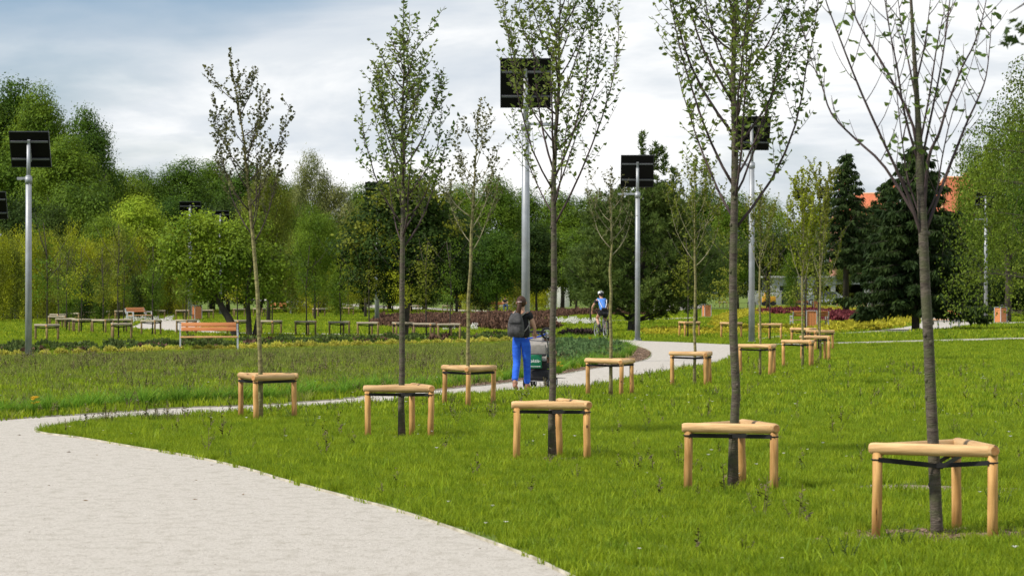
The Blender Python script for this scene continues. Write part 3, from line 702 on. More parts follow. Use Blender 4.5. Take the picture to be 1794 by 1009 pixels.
bp_ = pxpoly(smooth([(978,602),(1030,604),(1075,608),(1090,615),(1075,625),(1040,632),(1000,640),(978,643),(978,602)])); C_ = np.stack([rs.uniform(0, 5, 9000), rs.uniform(38*K, 60*K, 9000)], 1); Q = C_[inside(C_, bp_)][:330]; scatter('low_green_ground_cover', '', Q, .7+.7*rs.rand(len(Q)), cvm, 22)
dk = [bush_mesh('dark_shrub', .45, 420, .10, 140, mat('dark_purple_leaf', (.035,.02,.02), (.08,.05,.04), scale=2, island=.6, rough=.7), .6, .5)]
for i, (x, lab) in enumerate([(998,'dark purple low shrub left of the cyclist path, leftmost of three'),(1013,'dark purple low shrub in the middle, left of the cyclist'),(1028,'dark purple low shrub closest to the cyclist wheel')]):
    o = link('dark_shrub', dk[0], None, G(x, 590), (0,0,i)); tag(o, lab, 'shrub', 'dark purple shrubs left of the cyclist')

# ================================================================== TREE GUARDS
def make_guard(R, side_mats, h=.60, seed=0, name='tree_guard', pr=.038, rr=.044):
    """triangle of three posts with three half-log rails and a strap round the trunk; built at the origin, first corner along +X"""
    mp_, mr_ = side_mats; parts = []
    C3 = [Vector((R*math.cos(2*PI*k/3), R*math.sin(2*PI*k/3), 0)) for k in range(3)]
    root = thing(name, 'tree guard', 'tree guard')
    r = random.Random(seed)
    for k in range(3):
        mb = MB(); lean = Vector((r.uniform(-.008,.008), r.uniform(-.008,.008), 0)); hh = h-rr*.55
        mb.tube([(0,0,-.05), (0,0,.2), Vector((0,0,hh*.6))+lean, Vector((0,0,hh))+lean], [pr*1.04, pr, pr*.985, pr*.98], 12)
        p = mb.build('post', mp_, root, C3[k]); parts.append(p)
    for k in range(3):
        a, b = C3[k], C3[(k+1) % 3]; t = (b-a).normalized(); L_ = (b-a).length
        dz = (0, .006, .012)[k]
        a2 = a - t*.055; L2 = L_+ .075
        mb = MB(); n = 7; ys = [0, .012, .04, L2*.5, L2-.04, L2-.012, L2]; rad = [rr*.72, rr*.93, rr, rr*1.01, rr, rr*.93, rr*.72]
        mb.tube([(r.uniform(-.002,.002), 0, z) for z in ys], rad, 14, endmi=1)
        p = mb.build('rail', [mr_, M_end], root, a2+Vector((0,0,h+dz))); p.rotation_euler = t.to_track_quat('Z', 'Y').to_euler(); parts.append(p)
    return root, parts, C3
guard_cache = {}
def strap(root, C3, tr, zc, h, tr_r=.035):
    za = h-(.062 if tr_r < .04 and h < .63 else .075)
    """flat black webbing from every post to the trunk"""
    mb = MB(); tr = Vector(tr)
    for c in C3:
        dr = (c-tr); dr.z = 0
        if dr.length < .1: continue
        dr.normalize(); sd = Vector((-dr.y, dr.x, 0))
        for s_ in (-1, 1):
            a = Vector((c.x, c.y, za))+sd*s_*.040; b = Vector((tr.x, tr.y, zc))+sd*s_*(tr_r+.004)
            q = Vector((0,0,.017)); w = sd*s_*.0035
            mb.add([a-q, b-q, b+q, a+q, a-q+w, b-q+w, b+q+w, a+q+w], [(0,1,2,3),(7,6,5,4),(0,4,5,1),(1,5,6,2),(2,6,7,3),(3,7,4,0)])
        mb.torus((c.x, c.y, za), .0395, .006, 'Z', 14, 4)
    for dz in (-.014, 0, .014): mb.torus((tr.x, tr.y, zc+dz), tr_r+.004, .0075, 'Z', 12, 4)
    return mb.build('strap', M_strap, root)
GA = [ # x px centre, y px base, angle of first corner (deg, from +X), R, trunk px x (base), h, label
 (1650,937,67,.49,1643,.635,'nearest log tree guard at the far right foreground with a black strap round the trunk'),
 (1287,859,76,.445,1284,.565,'pale log tree guard second nearest, left of the nearest one, cracked front rail'),
 (971,806,82,.43,968,.585,'log tree guard in the foreground just below the stroller'),
 (707,767,79,.45,704,.60,'log tree guard nearest to the path, on the grass left of the walking woman'),
 (462,736,262,.44,456,.60,'leftmost log tree guard on the grass strip beside the path, one post dark'),
 (821,713,270,.435,819,.59,'log tree guard just left of the walking woman with its corner to the viewer'),
 (1075,694,284,.45,1070,.59,'log tree guard right of the stroller, below the cyclist'),
 (1219,678,290,.44,1217,.61,'log tree guard on the lawn where the broad path bends away'),
 (1334,659,288,.44,1332,.62,'log tree guard in front of the lamp post on the lawn edge'),
 (1405,646,290,.42,1406,.61,'short log tree guard nearest in the tight cluster right of the lamp post'),
 (1434,634,300,.42,1437,.61,'log tree guard in the cluster, standing behind and right of its nearest one'),
]
guard_info = []
for i, (x, y, an, R, tx, h, lab) in enumerate(GA):
    root, parts, C3 = make_guard(R, (M_post, M_rail), h, seed=i)
    p = G(x, y); root.location = p; root.rotation_euler = (0,0,math.radians(an)); root['label'] = lab; root['group'] = 'pale log tree guards along the near path'
    d = p.y; tw = Vector((PX(tx, d), d, 0)); loc = Matrix.Rotation(-math.radians(an), 3, 'Z') @ (tw-p)
    zc = h-.075 if i else h-.125
    strap(root, C3, (loc.x, loc.y, 0), zc, h, .034 if i < 5 else .028)
    guard_info.append((tw, d))
# dark strap tail on the leftmost guard
gcache = {}
def proto_guard(key, mats):
    root, parts, C3 = make_guard(.44, mats, .57, seed=50+len(gcache))
    st = strap(root, C3, (.03,.02,0), .47, .57, .02); parts = parts+[st]
    gcache[key] = [root, [(p, []) for p in parts], True]
    root['group'] = 'tree guards'
proto_guard('pale', (M_post, M_rail)); proto_guard('old', (M_post2, M_rail2))
FARG = []   # (x, base y, key, row)
for x, y in [(1205,592),(1284,594),(1349,597),(1411,609),(1434,615)]: FARG.append((x, y, 'pale', 'paleback'))
for x, y in [(82,599),(208,596)]: FARG.append((x, y, 'old', 'pair'))
for x, y in [(103,577),(117,583),(142,585),(181,586),(217,585),(267,588),(327,587),(416,588),(476,589),(537,590),(597,591),(647,593),(702,594),(747,596),(788,597)]: FARG.append((x, y, 'old', 'mid'))
for x, y in [(102,572),(128,569),(154,566),(179,564),(209,563),(245,562),(277,561.5),(321,561),(364,560.5),(416,557.5),(456,556.5)]: FARG.append((x, y, 'old', 'back'))
for x, y in [(518,549),(547,547.5),(558,557),(577,549.5),(610,554),(671,550),(729,549),(784,549),(822,541),(842,545.5),(770,533.5)]: FARG.append((x, y, 'old', 'lane'))
for x, y in [(983,532),(1006,533),(1267,539),(1316,540),(1481,539)]: FARG.append((x, y, 'old', 'rightfar'))
ROWS = {
 'paleback': ('pale tree guard behind the path bend right of the cyclist, {}', 'pale tree guards behind the path bend'),
 'pair': ('{} of two olive tree guards apart on the lawn before the curved row', 'pair of olive tree guards'),
 'mid': ('weathered tree guard, {} in the front row behind the yellow shrubs', 'weathered tree guards in the front row'),
 'back': ('weathered tree guard, {} in the back row behind the plaza', 'weathered tree guards in the back row'),
 'lane': ('small weathered tree guard, {} of those beside the far gravel lane', 'small weathered guards beside the far lane'),
 'rightfar': ('tiny distant tree guard beyond pine and golden bed, {}', 'tiny distant guards on the right')}
byrow = {}
for g_ in FARG: byrow.setdefault(g_[3], []).append(g_)
far_pts = []
for row, L_ in byrow.items():
    L_.sort(key=lambda a: a[0])
    for i, (x, y, key, _) in enumerate(L_):
        fmt, grp = ROWS[row]; lab = fmt.format('right one' if (row == 'pair' and i) else 'left one' if row == 'pair' else nth(i, len(L_)))
        root, tree, first = gcache[key]; rz = rnd.choice([1.5, 4.7, 4.9, 1.4, 5.1, .9, 4.4])
        p = G(x, y)
        if first: root.location = p; root.rotation_euler = (0,0,rz); root['label'] = lab; root['group'] = grp; gcache[key][2] = False
        else: copy_tree(root, tree, p, rz, lab, grp)
        far_pts.append((x, y, row, p))

# ================================================================== YOUNG TREES (vase shaped, tied to the guards)
def bez(p, d, L, up, n, r, wob=.03):
    """limb path: starts at p along d, bends towards 'up'"""
    pts = [Vector(p)]; d = Vector(d).normalized(); st = L/n
    for i in range(n):
        d = (d + Vector(up)*(.9/n) + Vector((r.gauss(0,wob), r.gauss(0,wob), 0))).normalized()
        pts.append(pts[-1]+d*st)
    return pts
def sample(pts, t):
    f = t*(len(pts)-1); i = min(int(f), len(pts)-2); u = f-i
    return pts[i].lerp(pts[i+1], u), (pts[i+1]-pts[i]).normalized()
def young_tree(label, base, H, hb, rad, nl, seed, bark, twig, leafm_, leaf=(.07,.03), step=.04, twl=(.15,.4), twn=9, r0=.035, lean=(0,0), limbs=None,
               trunkpts=None, name='young_tree', bare=.1, fold=.25, cat='tree', curl=1.0, open_=.8, ll=1.0, group='young trees planted in the log guards', skip=0.0):
    r = random.Random(seed); root = thing(name, label, cat, base, 0, group)
    if trunkpts is None:
        trunkpts = [Vector((0,0,-.05))]+[Vector((lean[0]*t*t+r.gauss(0,.008), lean[1]*t*t+r.gauss(0,.008), H*t)) for t in (.08,.16,.25,.35,.45,.55,.65,.75,.85,.93,1)]
    n = len(trunkpts)
    tr = [r0*1.25]+[max(.004, r0*(1-.55*(i/(n-1)))*(1 if i < n*.55 else max(.12, 1-(i/(n-1)-.5)*1.75))) for i in range(1, n)]
    mb = MB(); mb.tube(trunkpts, tr, 10)
    for k in range(10):     # old pruning knots
        q, dv = sample(trunkpts, r.uniform(.05,.5)); a = r.random()*6.3
        mb.ball(q+Vector((math.cos(a),math.sin(a),0))*r0*.75, (r0*.35,r0*.35,r0*.45), 6, 4)
    mb.build('trunk', bark, root)
    LP, LT = [], []
    def leafline(pts, t0, t1, stp, k=1.0):
        L_ = sum((pts[i+1]-pts[i]).length for i in range(len(pts)-1)); m_ = int(L_*(t1-t0)/stp); side = r.choice([-1,1])
        for j in range(m_):
            if r.random() < skip: continue
            t = t0+(t1-t0)*(j+r.random()*.7)/max(m_,1); q, dv = sample(pts, min(t, 1)); a = dv.cross(Vector((r.gauss(0,.5), r.gauss(0,.5), 1)))
            if a.length < .01: a = Vector((1,0,0))
            a.normalize(); side = -side
            T = (dv*.30*curl + a*side*.9 + Vector((r.gauss(0,.35), r.gauss(0,.35), r.gauss(-.12,.25)))).normalized()
            LP.append(q); LT.append(T)
    if limbs is None:
        limbs = []
        for i in range(nl):
            f = (i+r.random()*.6)/nl; z = hb+(H-hb)*.76*f**1.05; t = z/H; q, dv = sample(trunkpts, min(.999, (1+t*(n-2))/(n-1)))
            az = i*2.4+r.uniform(-.4,.4); el = r.uniform(.55,.95)*open_
            L_ = (H-z)*r.uniform(.45,.95)*(1-.1*f)*ll
            out = Vector((math.cos(az), math.sin(az), 0)); d = out*math.sin(el)+Vector((0,0,1))*math.cos(el)
            pts = bez(q, d, L_, Vector((0,0,1.15))-out*.35, 9, r, .05)
            # scale sideways so that the tip stays inside the crown radius
            tip = pts[-1]-q; hx = math.hypot(tip.x, tip.y); env = rad*(1-.45*f)*r.uniform(.5,1.08)
            k = min(1.5, env/max(hx,.01)); pts = [Vector((q.x+(p.x-q.x)*k, q.y+(p.y-q.y)*k, p.z)) for p in pts]
            limbs.append((pts, r0*.34*(1-.35*f)*r.uniform(.75,1.1)))
    for pts, rr in limbs:
        mb = MB(); m_ = len(pts); mb.tube(pts, [max(.0022, rr*(1-.88*k/(m_-1))) for k in range(m_)], 6)
        L_ = sum((pts[i+1]-pts[i]).length for i in range(m_-1)); nt = int(twn*L_/1.4)
        for j in range(nt):
            t = .18+.8*(j+r.random())/nt; q, dv = sample(pts, min(t,.99)); a = r.random()*6.3
            s_ = Vector((math.cos(a), math.sin(a), .2)); d = (dv*.6+s_*1.0*open_).normalized(); tl = r.uniform(*twl)*(1.1-.4*t)
            tp = bez(q, d, tl, Vector((0,0,.7)), 4, r, .08); mb.tube(tp, [.0035,.003,.0025,.002,.0015], 4, caps=False)
            leafline(tp, bare, 1.0, step)
        leafline(pts, .45, 1.0, step*.9)
        mb.build('branch', twig, root)
    leafline(trunkpts, (hb/H)*.9+.15, 1.0, step*.5)
    if LP:
        P_ = np.array([tuple(p) for p in LP]); T_ = unit(np.array([tuple(p) for p in LT])); rs_ = np.random.RandomState(seed)
        B_ = unit(np.cross(T_, unit(rs_.normal(size=P_.shape)*.75+np.array([0,0,1])))); sz = leaf[0]*(.6+.55*rs_.rand(len(P_)))
        o = link('leaves', quad_mesh('leaves', P_, T_, B_, sz, sz*leaf[1]/leaf[0], leafm_, fold=fold), root); o['kind'] = 'stuff'
    return root
# tree 1, nearest: nearly bare vase, limbs laid out by hand
b1 = guard_info[0][0]; d1 = b1.y
def px3(x, y, dd): return Vector((PX(x, d1+dd), d1+dd, PZ(y, d1+dd)))-b1
tk = [Vector((0,0,-.05))]+[px3(x, y, 0) for x, y in [(1641,920),(1636,800),(1631,700),(1627,600),(1621,500),(1617,400),(1612,300),(1608,200),(1602,100),(1596,0),(1590,-120),(1588,-230)]]
rr_ = random.Random(3); LB = []
for px_, dep, w in [
 ([(1617,420),(1590,340),(1560,275),(1510,165),(1470,64),(1440,-20),(1415,-120)], -.35, .014),
 ([(1612,330),(1600,222),(1555,128),(1520,70),(1495,22),(1470,-60),(1455,-130)], .3, .013),
 ([(1616,400),(1551,294),(1500,245),(1457,200),(1440,150),(1423,110),(1405,40)], .45, .012),
 ([(1618,400),(1626,282),(1645,235),(1660,185),(1685,120),(1709,72),(1728,0),(1735,-90)], -.3, .014),
 ([(1620,410),(1657,309),(1680,250),(1694,215),(1715,170),(1728,132),(1735,70),(1738,20)], .35, .013),
 ([(1610,290),(1585,200),(1572,120),(1560,60),(1550,0),(1540,-100)], -.2, .010),
 ([(1611,300),(1632,200),(1648,120),(1660,40),(1668,-40),(1675,-120)], .25, .010),
 ([(1612,250),(1628,170),(1640,90),(1652,30),(1670,-60)], -.4, .009),
 ([(1606,180),(1592,110),(1580,50),(1572,-10),(1560,-90)], .4, .008),
 ([(1604,150),(1620,80),(1628,20),(1636,-60)], -.15, .008),
 ([(1618,395),(1600,345),(1588,300),(1575,200),(1565,100),(1552,0)], .15, .008),
 ([(1619,385),(1640,340),(1650,280),(1668,200),(1700,120),(1720,40)], .1, .008)]:
    m_ = len(px_); sp = smooth(px_, 3); k_ = len(sp)
    LB.append(([px3(x, y, dep*j/(k_-1)) for j, (x, y) in enumerate(sp)], w))
young_tree('nearly bare cherry tree with dark spreading limbs tied in the nearest guard, far right foreground', b1, 4.9, 2.2, .8, 0, 11, M_bark, M_twig, M_leafT,
           leaf=(.070,.019), step=.05, twl=(.15,.5), twn=9, r0=.048, limbs=LB, trunkpts=tk, fold=.3, skip=.64)
young_tree('tall leafy cherry tree rising from the second nearest guard, lamp panel behind it', guard_info[1][0], 5.6, 2.05, .98, 28, 22, M_bark, M_twig, M_leafA, leaf=(.062,.018), step=.034, r0=.044, lean=(.04,0), twn=14, twl=(.18,.5), open_=1.0)
young_tree('leafy cherry tree between the stroller and the foreground guard, solar panel behind its left side', guard_info[2][0], 5.3, 2.2, .88, 24, 33, M_bark, M_twig, M_leafA, leaf=(.060,.018), step=.036, r0=.04, lean=(.10,0), twn=13, twl=(.18,.5), open_=.95)
young_tree('dense pointed cherry tree left of the walking woman, tip touching the top edge', guard_info[3][0], 5.35, 2.0, .80, 32, 44, M_bark, M_twig, M_leafA, leaf=(.062,.019), step=.030, r0=.04, lean=(.02,0), twn=14, twl=(.15,.42), open_=.95, ll=.66)
young_tree('thin tree with small dark leaves and tip bent left, in the leftmost guard', guard_info[4][0], 5.15, 2.15, .78, 20, 57, M_lichen, M_twig, M_leafD, leaf=(.042,.026), step=.026, r0=.034, lean=(-.42,0), twn=15, twl=(.12,.38), open_=1.0, ll=.72)
young_tree('thin pale barked tree just left of the walking woman, airy crown of fine twigs', guard_info[5][0], 4.75, 2.1, .78, 15, 66, M_lichen, M_twig2, M_leafD, leaf=(.045,.026), step=.035, r0=.032, lean=(.2,0), twn=14, twl=(.12,.38), open_=1.1, ll=.82)
young_tree('thin lichen covered tree right of the cyclist with a low airy crown', guard_info[6][0], 3.9, 2.15, .62, 13, 77, M_lichen, M_twig2, M_leafD, leaf=(.045,.026), step=.045, r0=.032, twn=9, twl=(.12,.35), open_=1.25)
young_tree('slim tree with a small green crown on the lawn where the broad path bends', guard_info[7][0], 4.3, 2.0, .8, 15, 88, M_lichen, M_twig2, M_lf['olive'], leaf=(.05,.03), step=.035, r0=.03, twn=12, twl=(.15,.4), open_=1.2)
young_tree('slender tree standing right beside the lamp post, yellow green crown', guard_info[8][0], 4.0, 1.9, .6, 14, 99, M_lichen, M_twig2, M_lf['olive'], leaf=(.05,.03), step=.032, r0=.028, twn=12, twl=(.15,.35), open_=1.1)
young_tree('slender yellow green tree in the front guard of the tight cluster on the right', guard_info[9][0], 4.6, 1.6, .55, 18, 110, M_lichen, M_twig2, M_lf['yellow'], leaf=(.055,.032), step=.026, r0=.03, twn=14, twl=(.15,.35), open_=.8)
young_tree('slender olive green tree in the rear right guard of the tight cluster', guard_info[10][0], 5.0, 1.6, .6, 18, 121, M_lichen, M_twig2, M_lf['olive'], leaf=(.055,.032), step=.026, r0=.03, twn=14, twl=(.15,.35), open_=.8)

# overhanging maple bough at the upper right, its tree stands out of frame
mt = thing('maple_tree', 'dark maple bough with lobed leaves hanging in from the upper right corner', 'tree', (PX(2330, 9.5*K), 9.5*K, 0))
mb = MB(); mb.tube([(0,0,-.1),(0,0,1.5),(.02,0,3),(.05,.1,5.2)], [.17,.14,.11,.05], 12); mb.build('trunk', M_dbark, mt)
o0 = mt.location; bp0 = [Vector((0,0,3.0)), Vector((PX(2100,9.4*K),9.4*K,3.35))-o0, Vector((PX(1900,9.2*K),9.2*K,3.36))-o0, Vector((PX(1800,9.1*K),9.1*K,3.33))-o0, Vector((PX(1768,9.05*K),9.05*K,3.26))-o0]
mb = MB(); mb.tube(bp0, [.05,.03,.015,.006,.002], 6); mb.build('branch', M_dbark, mt)
def maple_leaf(sz):
    mb = MB(); pts = [(0,0),(.18,-.08),(.42,-.32),(.40,-.08),(.62,-.14),(.60,0.0),(1,0.02),(.60,.14),(.62,.28),(.40,.2),(.42,.42),(.18,.18)]
    v = [(x*sz, y*sz, -.10*sz*(x*x+abs(y)*2)) for x, y in pts]; c = (.32*sz, .03*sz, 0); mb.add([c]+v, [(0, i+1, (i+1) % 12+1) for i in range(12)]); return mb.mesh('leaf', mat('maple_leaf', (.035,.06,.015), (.06,.09,.02), scale=9, transl=.3, rough=.45))
ml = maple_leaf(.105)
for i, (x, y, dd) in enumerate([(1762,47,0),(1776,62,.05),(1790,44,-.05),(1769,78,.03),(1787,76,0),(1781,38,.08),(1800,58,.0),(1812,40,.1),(1806,80,.1),(1830,50,.1),(1845,70,0),(1870,45,.1),(1900,60,0),(1950,50,.1),(1990,64,.1)]):
    q = Vector((PX(x, 9.1*K+dd), 9.1*K+dd, PZ(y, 9.1*K+dd)))-o0; o = link('leaf', ml, mt, q, (rnd.uniform(.2,1.1), rnd.uniform(-.5,.9), rnd.uniform(1.8,4.6)))

# ================================================================== GENERIC CROWNS (shared meshes)
def lobes_broad(seed, n=16, rx=3.6, rz=3.2, cz=0, lobe=(1.1,1.9)):
    r = random.Random(seed); L_ = []
    for i in range(n):
        a = i*2.4; z = -1+2*(i+.5)/n; q = math.sqrt(1-z*z)*.72; s_ = r.uniform(*lobe)
        L_.append((math.cos(a)*q*rx*r.uniform(.75,1.1), math.sin(a)*q*rx*r.uniform(.75,1.1), cz+z*rz*.78*r.uniform(.8,1.1), s_, s_, s_*.8))
    return L_
BROAD = [lobe_crown('crown', lobes_broad(s_, 26, lobe=(.8,1.5)), 27000, .19, s_, M_lf['mid'], aspect=.33) for s_ in (1,2,3,4,5)]
TALL = [lobe_crown('crown', lobes_broad(s_, 40, rz=6.2, lobe=(.9,1.6)), 44000, .20, s_, M_lf['mid'], aspect=.33) for s_ in (6,7,8)]
FINE = [lobe_crown('crown', lobes_broad(s_, 22, lobe=(.8,1.4)), 24000, .16, s_, M_lf['mid'], aspect=.28) for s_ in (11,12)]
def col_lobes(seed):
    r = random.Random(seed); L_ = []
    for i in range(16):
        z = i/15; w = .55*math.sin(PI*min(1, z*.85+.12))**.7+.12; a = i*2.4; L_.append((math.cos(a)*w*.45, math.sin(a)*w*.45, z*4.6, w*.75, w*.75, .75))
    return L_
COLM = [lobe_crown('crown', col_lobes(s_), 8500, .14, 20+s_, M_lf['yellow'], aspect=.24, droop=-1.1) for s_ in (1,2,3,4)]
SAPM = [lobe_crown('crown', [(r_.gauss(0,.22), r_.gauss(0,.22), z, .42*(1.15-z/3.2), .42*(1.15-z/3.2), .4) for z in (0,.3,.6,.9,1.2,1.5,1.8,2.1,2.5)], 1000, .075, 30+k, M_lf['olive']) for k, r_ in enumerate([random.Random(1), random.Random(2), random.Random(3)])]
def stem_mesh(h, r0, r1, seed, fork=0, name='trunk'):
    r = random.Random(seed); mb = MB(); pts = [Vector((0,0,-.1))]+[Vector((r.gauss(0,.02*h*t), r.gauss(0,.02*h*t), h*t)) for t in (.25,.5,.75,1)]
    mb.tube(pts, [r0*1.2, r0, r0*.85, (r0+r1)/2, r1], 8)
    for k in range(fork):
        q, _ = sample(pts, r.uniform(.45,.8)); a = k*2.4+r.random(); e_ = Vector((math.cos(a)*h*.30, math.sin(a)*h*.30, h*.35))
        mb.tube([q, q+e_*.5+Vector((0,0,-.04*h)), q+e_], [r0*.5, r0*.35, r0*.12], 6)
    return mb.mesh(name, M_dbark)
STEM = [stem_mesh(7.5, .22, .06, s_, 6) for s_ in (1,2)]
THIN = [stem_mesh(3.6, .025, .012, s_, 5) for s_ in (3,4)]
def set_mat(o, m):
    o.material_slots[0].link = 'OBJECT'; o.material_slots[0].material = m
def place_tree(name, label, x, d, ytop, wpx, mesh, m, seed, group=None, base_frac=.28, nat=(8.6,7.4), stem=None, cat='tree', X=None, natc=0):
    """crown mesh natural width/height nat, fitted to the seen size"""
    H = PZ(ytop, d); w = wpx*d/F_PX; r = random.Random(seed)
    if mesh in BROAD and H*(1-base_frac)/w > 1.25: mesh = TALL[seed % 3]; nat = (8.6, 13.2)
    root = thing(name, label, cat, (PX(x, d) if X is None else X, d, 0), r.random()*6.3, group)
    cb = H*base_frac; ch = H-cb
    c = link('crown', mesh, root, (0,0, cb+ch/2 if natc == 0 else cb), (0,0,r.random()*6)); c.scale = (w/nat[0], w/nat[0], ch/nat[1]); set_mat(c, m)
    st = stem or STEM[seed % 2]; t = link('trunk', st, root); hh = 7.5 if st in STEM else 3.6
    k = (cb+ch*.45)/hh; t.scale = (k*max(.6, min(1.1, w/6)), k*max(.6, min(1.1, w/6)), k) if st in STEM else (1,1,k); return root
# far wood: individual trees, back to front
FAR = [ # x, d, ytop, width px, kind, leaf
 (-60,150,120,180,'B','deep'),(22,152,128,175,'B','deep'),(70,146,146,120,'B','mid'),(152,138,176,112,'B','deep'),(118,134,228,150,'B','mid'),(35,140,250,170,'B','mid'),(205,142,286,130,'B','mid'),(252,150,290,120,'B','deep'),
 (318,152,276,130,'B','deep'),(372,156,272,120,'B','mid'),(432,150,280,130,'B','deep'),(495,150,290,110,'F','deep'),(545,142,258,90,'F','grey'),(585,142,292,95,'F','grey'),(632,160,322,90,'B','mid'),
 (682,160,330,110,'B','mid'),(745,158,325,110,'B','deep'),(805,158,318,100,'B','mid'),(868,154,300,110,'B','mid'),(925,160,322,100,'B','deep'),(985,158,332,110,'B','mid'),(1045,160,328,100,'B','mid'),(1100,170,340,90,'B','deep'),(1165,165,322,110,'B','mid'),
 (1232,168,318,100,'B','deep'),(1292,160,330,90,'B','mid'),(1345,168,338,90,'F','mid'),(1395,175,392,70,'B','deep'),(1430,160,352,80,'F','mid'),
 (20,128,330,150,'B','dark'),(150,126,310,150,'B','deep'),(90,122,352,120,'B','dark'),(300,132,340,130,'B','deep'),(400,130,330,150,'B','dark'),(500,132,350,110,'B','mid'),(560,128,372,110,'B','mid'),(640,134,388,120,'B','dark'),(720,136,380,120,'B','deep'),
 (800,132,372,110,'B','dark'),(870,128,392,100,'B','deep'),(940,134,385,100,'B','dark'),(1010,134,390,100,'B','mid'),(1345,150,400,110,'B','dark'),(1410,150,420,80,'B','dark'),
 (242,118,342,130,'B','bright'),(185,114,372,110,'B','mid'),
 (1765,96,176,150,'F','mid'),(1720,104,235,110,'F','mid'),(1820,90,200,140,'F','deep'),(1700,125,400,120,'B','dark'),(1795,120,330,160,'B','dark'),(1880,100,220,170,'B','dark'),(1590,170,400,130,'B','dark'),(1530,180,420,110,'B','dark')]
KW = {'deep':'deep green','mid':'fresh green','dark':'dark green','grey':'grey green feathery','bright':'bright light green','yellow':'yellow green','olive':'olive'}
FAR += [(x, 138+(i*29 % 20), 230+(i*47 % 90), 150, 'BF'[i % 4 == 3], ['deep','mid','dark'][i % 3]) for i, x in enumerate([-170,-270,-380,-490,-610,-740,1960,2050,2160,2280,2400,2530])]
def LM(x):
    if x < -100: return 'beyond the left edge'
    for a, t in [(0,'cut by the left edge'),(45,'behind the left lamp'),(90,'just right of the left lamp'),(130,'left of the sky gap'),(160,'above the yellow hedge trees'),(195,'right of the two tallest crowns'),(230,'over the right hedge end'),(275,'left of the small far lamp'),(335,'above the small far lamp'),(385,'above the bench maple'),(425,'left of the bent tip tree'),(470,'behind the bent tip tree'),(520,'right of the bent tip tree'),(575,'between bent tip tree and dark maple'),(640,'left of the pointed cherry'),(700,'behind the pointed cherry'),(760,'right of the pointed cherry'),(815,'behind the pale barked tree'),(875,'left of the largest lamp'),(932,'behind the largest lamp'),(1000,'behind the woman\'s cherry tree'),(1060,'above the cyclist'),(1130,'behind the pine top'),(1190,'right of the pine'),(1255,'behind the second cherry'),(1310,'behind the tall right lamp'),(1350,'right of the tall lamp'),(1400,'behind the tight guard cluster'),(1450,'left of the tall spruce tip'),(1540,'before the left orange roof'),(1600,'behind the drooping spruce'),(1705,'right of the right orange roof'),(1740,'behind the birch crown'),(1780,'within the birch, near the edge'),(1830,'at the right edge'),(3000,'beyond the right edge')]:
        if x <= a: return t
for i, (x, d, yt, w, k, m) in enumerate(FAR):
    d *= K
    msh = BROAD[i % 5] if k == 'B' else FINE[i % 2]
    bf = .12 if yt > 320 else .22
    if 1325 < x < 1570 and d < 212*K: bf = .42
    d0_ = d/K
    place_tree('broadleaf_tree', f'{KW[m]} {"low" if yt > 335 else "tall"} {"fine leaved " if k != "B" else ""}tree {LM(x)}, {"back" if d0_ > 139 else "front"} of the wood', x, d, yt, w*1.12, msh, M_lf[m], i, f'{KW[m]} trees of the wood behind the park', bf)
sp_lab = {0: 'tallest deep green tree at the left edge with its rounded top against the sky', 3: 'deep green tree with a ragged rounded top left of the open sky', 12:'grey green feathery tree, left one of two beyond the thin bent tree', 13:'grey green feathery tree, right one of two beyond the thin bent tree', 44: 'bright light green bushy tree rising above the yellow hedge trees on the left'}
_all = [o for o in COL.objects if o.name.startswith('broadleaf_tree')]
for i, lab in sp_lab.items():
    _all[i]['label'] = lab if i != 0 else 'deep green tree at the very left edge of the wood'
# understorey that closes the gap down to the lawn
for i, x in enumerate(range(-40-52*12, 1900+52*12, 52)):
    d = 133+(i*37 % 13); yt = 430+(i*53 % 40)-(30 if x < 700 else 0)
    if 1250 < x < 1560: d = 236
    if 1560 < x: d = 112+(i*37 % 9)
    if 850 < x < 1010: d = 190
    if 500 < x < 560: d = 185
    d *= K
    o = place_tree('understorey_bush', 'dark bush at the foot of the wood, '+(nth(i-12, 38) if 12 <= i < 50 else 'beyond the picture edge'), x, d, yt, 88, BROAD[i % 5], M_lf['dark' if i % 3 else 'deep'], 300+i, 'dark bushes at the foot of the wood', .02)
# columnar hedge trees at the left
k = 0
for row, (dA, dB, off) in enumerate([(92*K,124*K,0),(101*K,132*K,9)]):
    for x in range(-30+off, 345, 18):
        t = (x+30)/375; d = dA+(dB-dA)*t; k += 1
        place_tree('columnar_tree', ('front' if not row else 'back')+' row columnar hedge tree at the left, '+nth((x+30-off)//18, 21)+', yellow green', x+rnd.uniform(-3,3), d, 408+12*math.sin(k*1.7)+rnd.uniform(-8,8), 33, COLM[k % 4], M_lf['yellow' if (k*7) % 5 < 3 else 'olive'], 400+k, 'yellow green columnar trees in a dense row at the left', .10, (1.75,5.3), THIN[k % 2], natc=1)
for i, (x, d, yt) in enumerate([(512,120,400),(530,128,420),(548,122,430),(566,130,425),(590,126,440),(612,122,430),(845,140,425),(872,150,440),(892,146,415),(908,140,412),(935,150,420),(955,146,418),(640,150,450),(820,140,440)]):
    place_tree('columnar_tree', 'yellow green narrow tree beyond the gravel lane, position '+['farthest left of all','just right of the pale grey wall','by the dark maple','behind the maple trunk','between the bench and the maple','left of the maple crown','near the white cabin','behind the seated man','left of the big lamp','right of the white cabin','right of the big lamp','by the white shed wall','under the dark maple','left of the lichen barked tree'][i], x, d*K, yt, 30, COLM[i % 4], M_lf['yellow' if i % 3 else 'olive'], 450+i, 'yellow green narrow trees beyond the gravel lane', .10, (1.75,5.3), THIN[i % 2], natc=1)
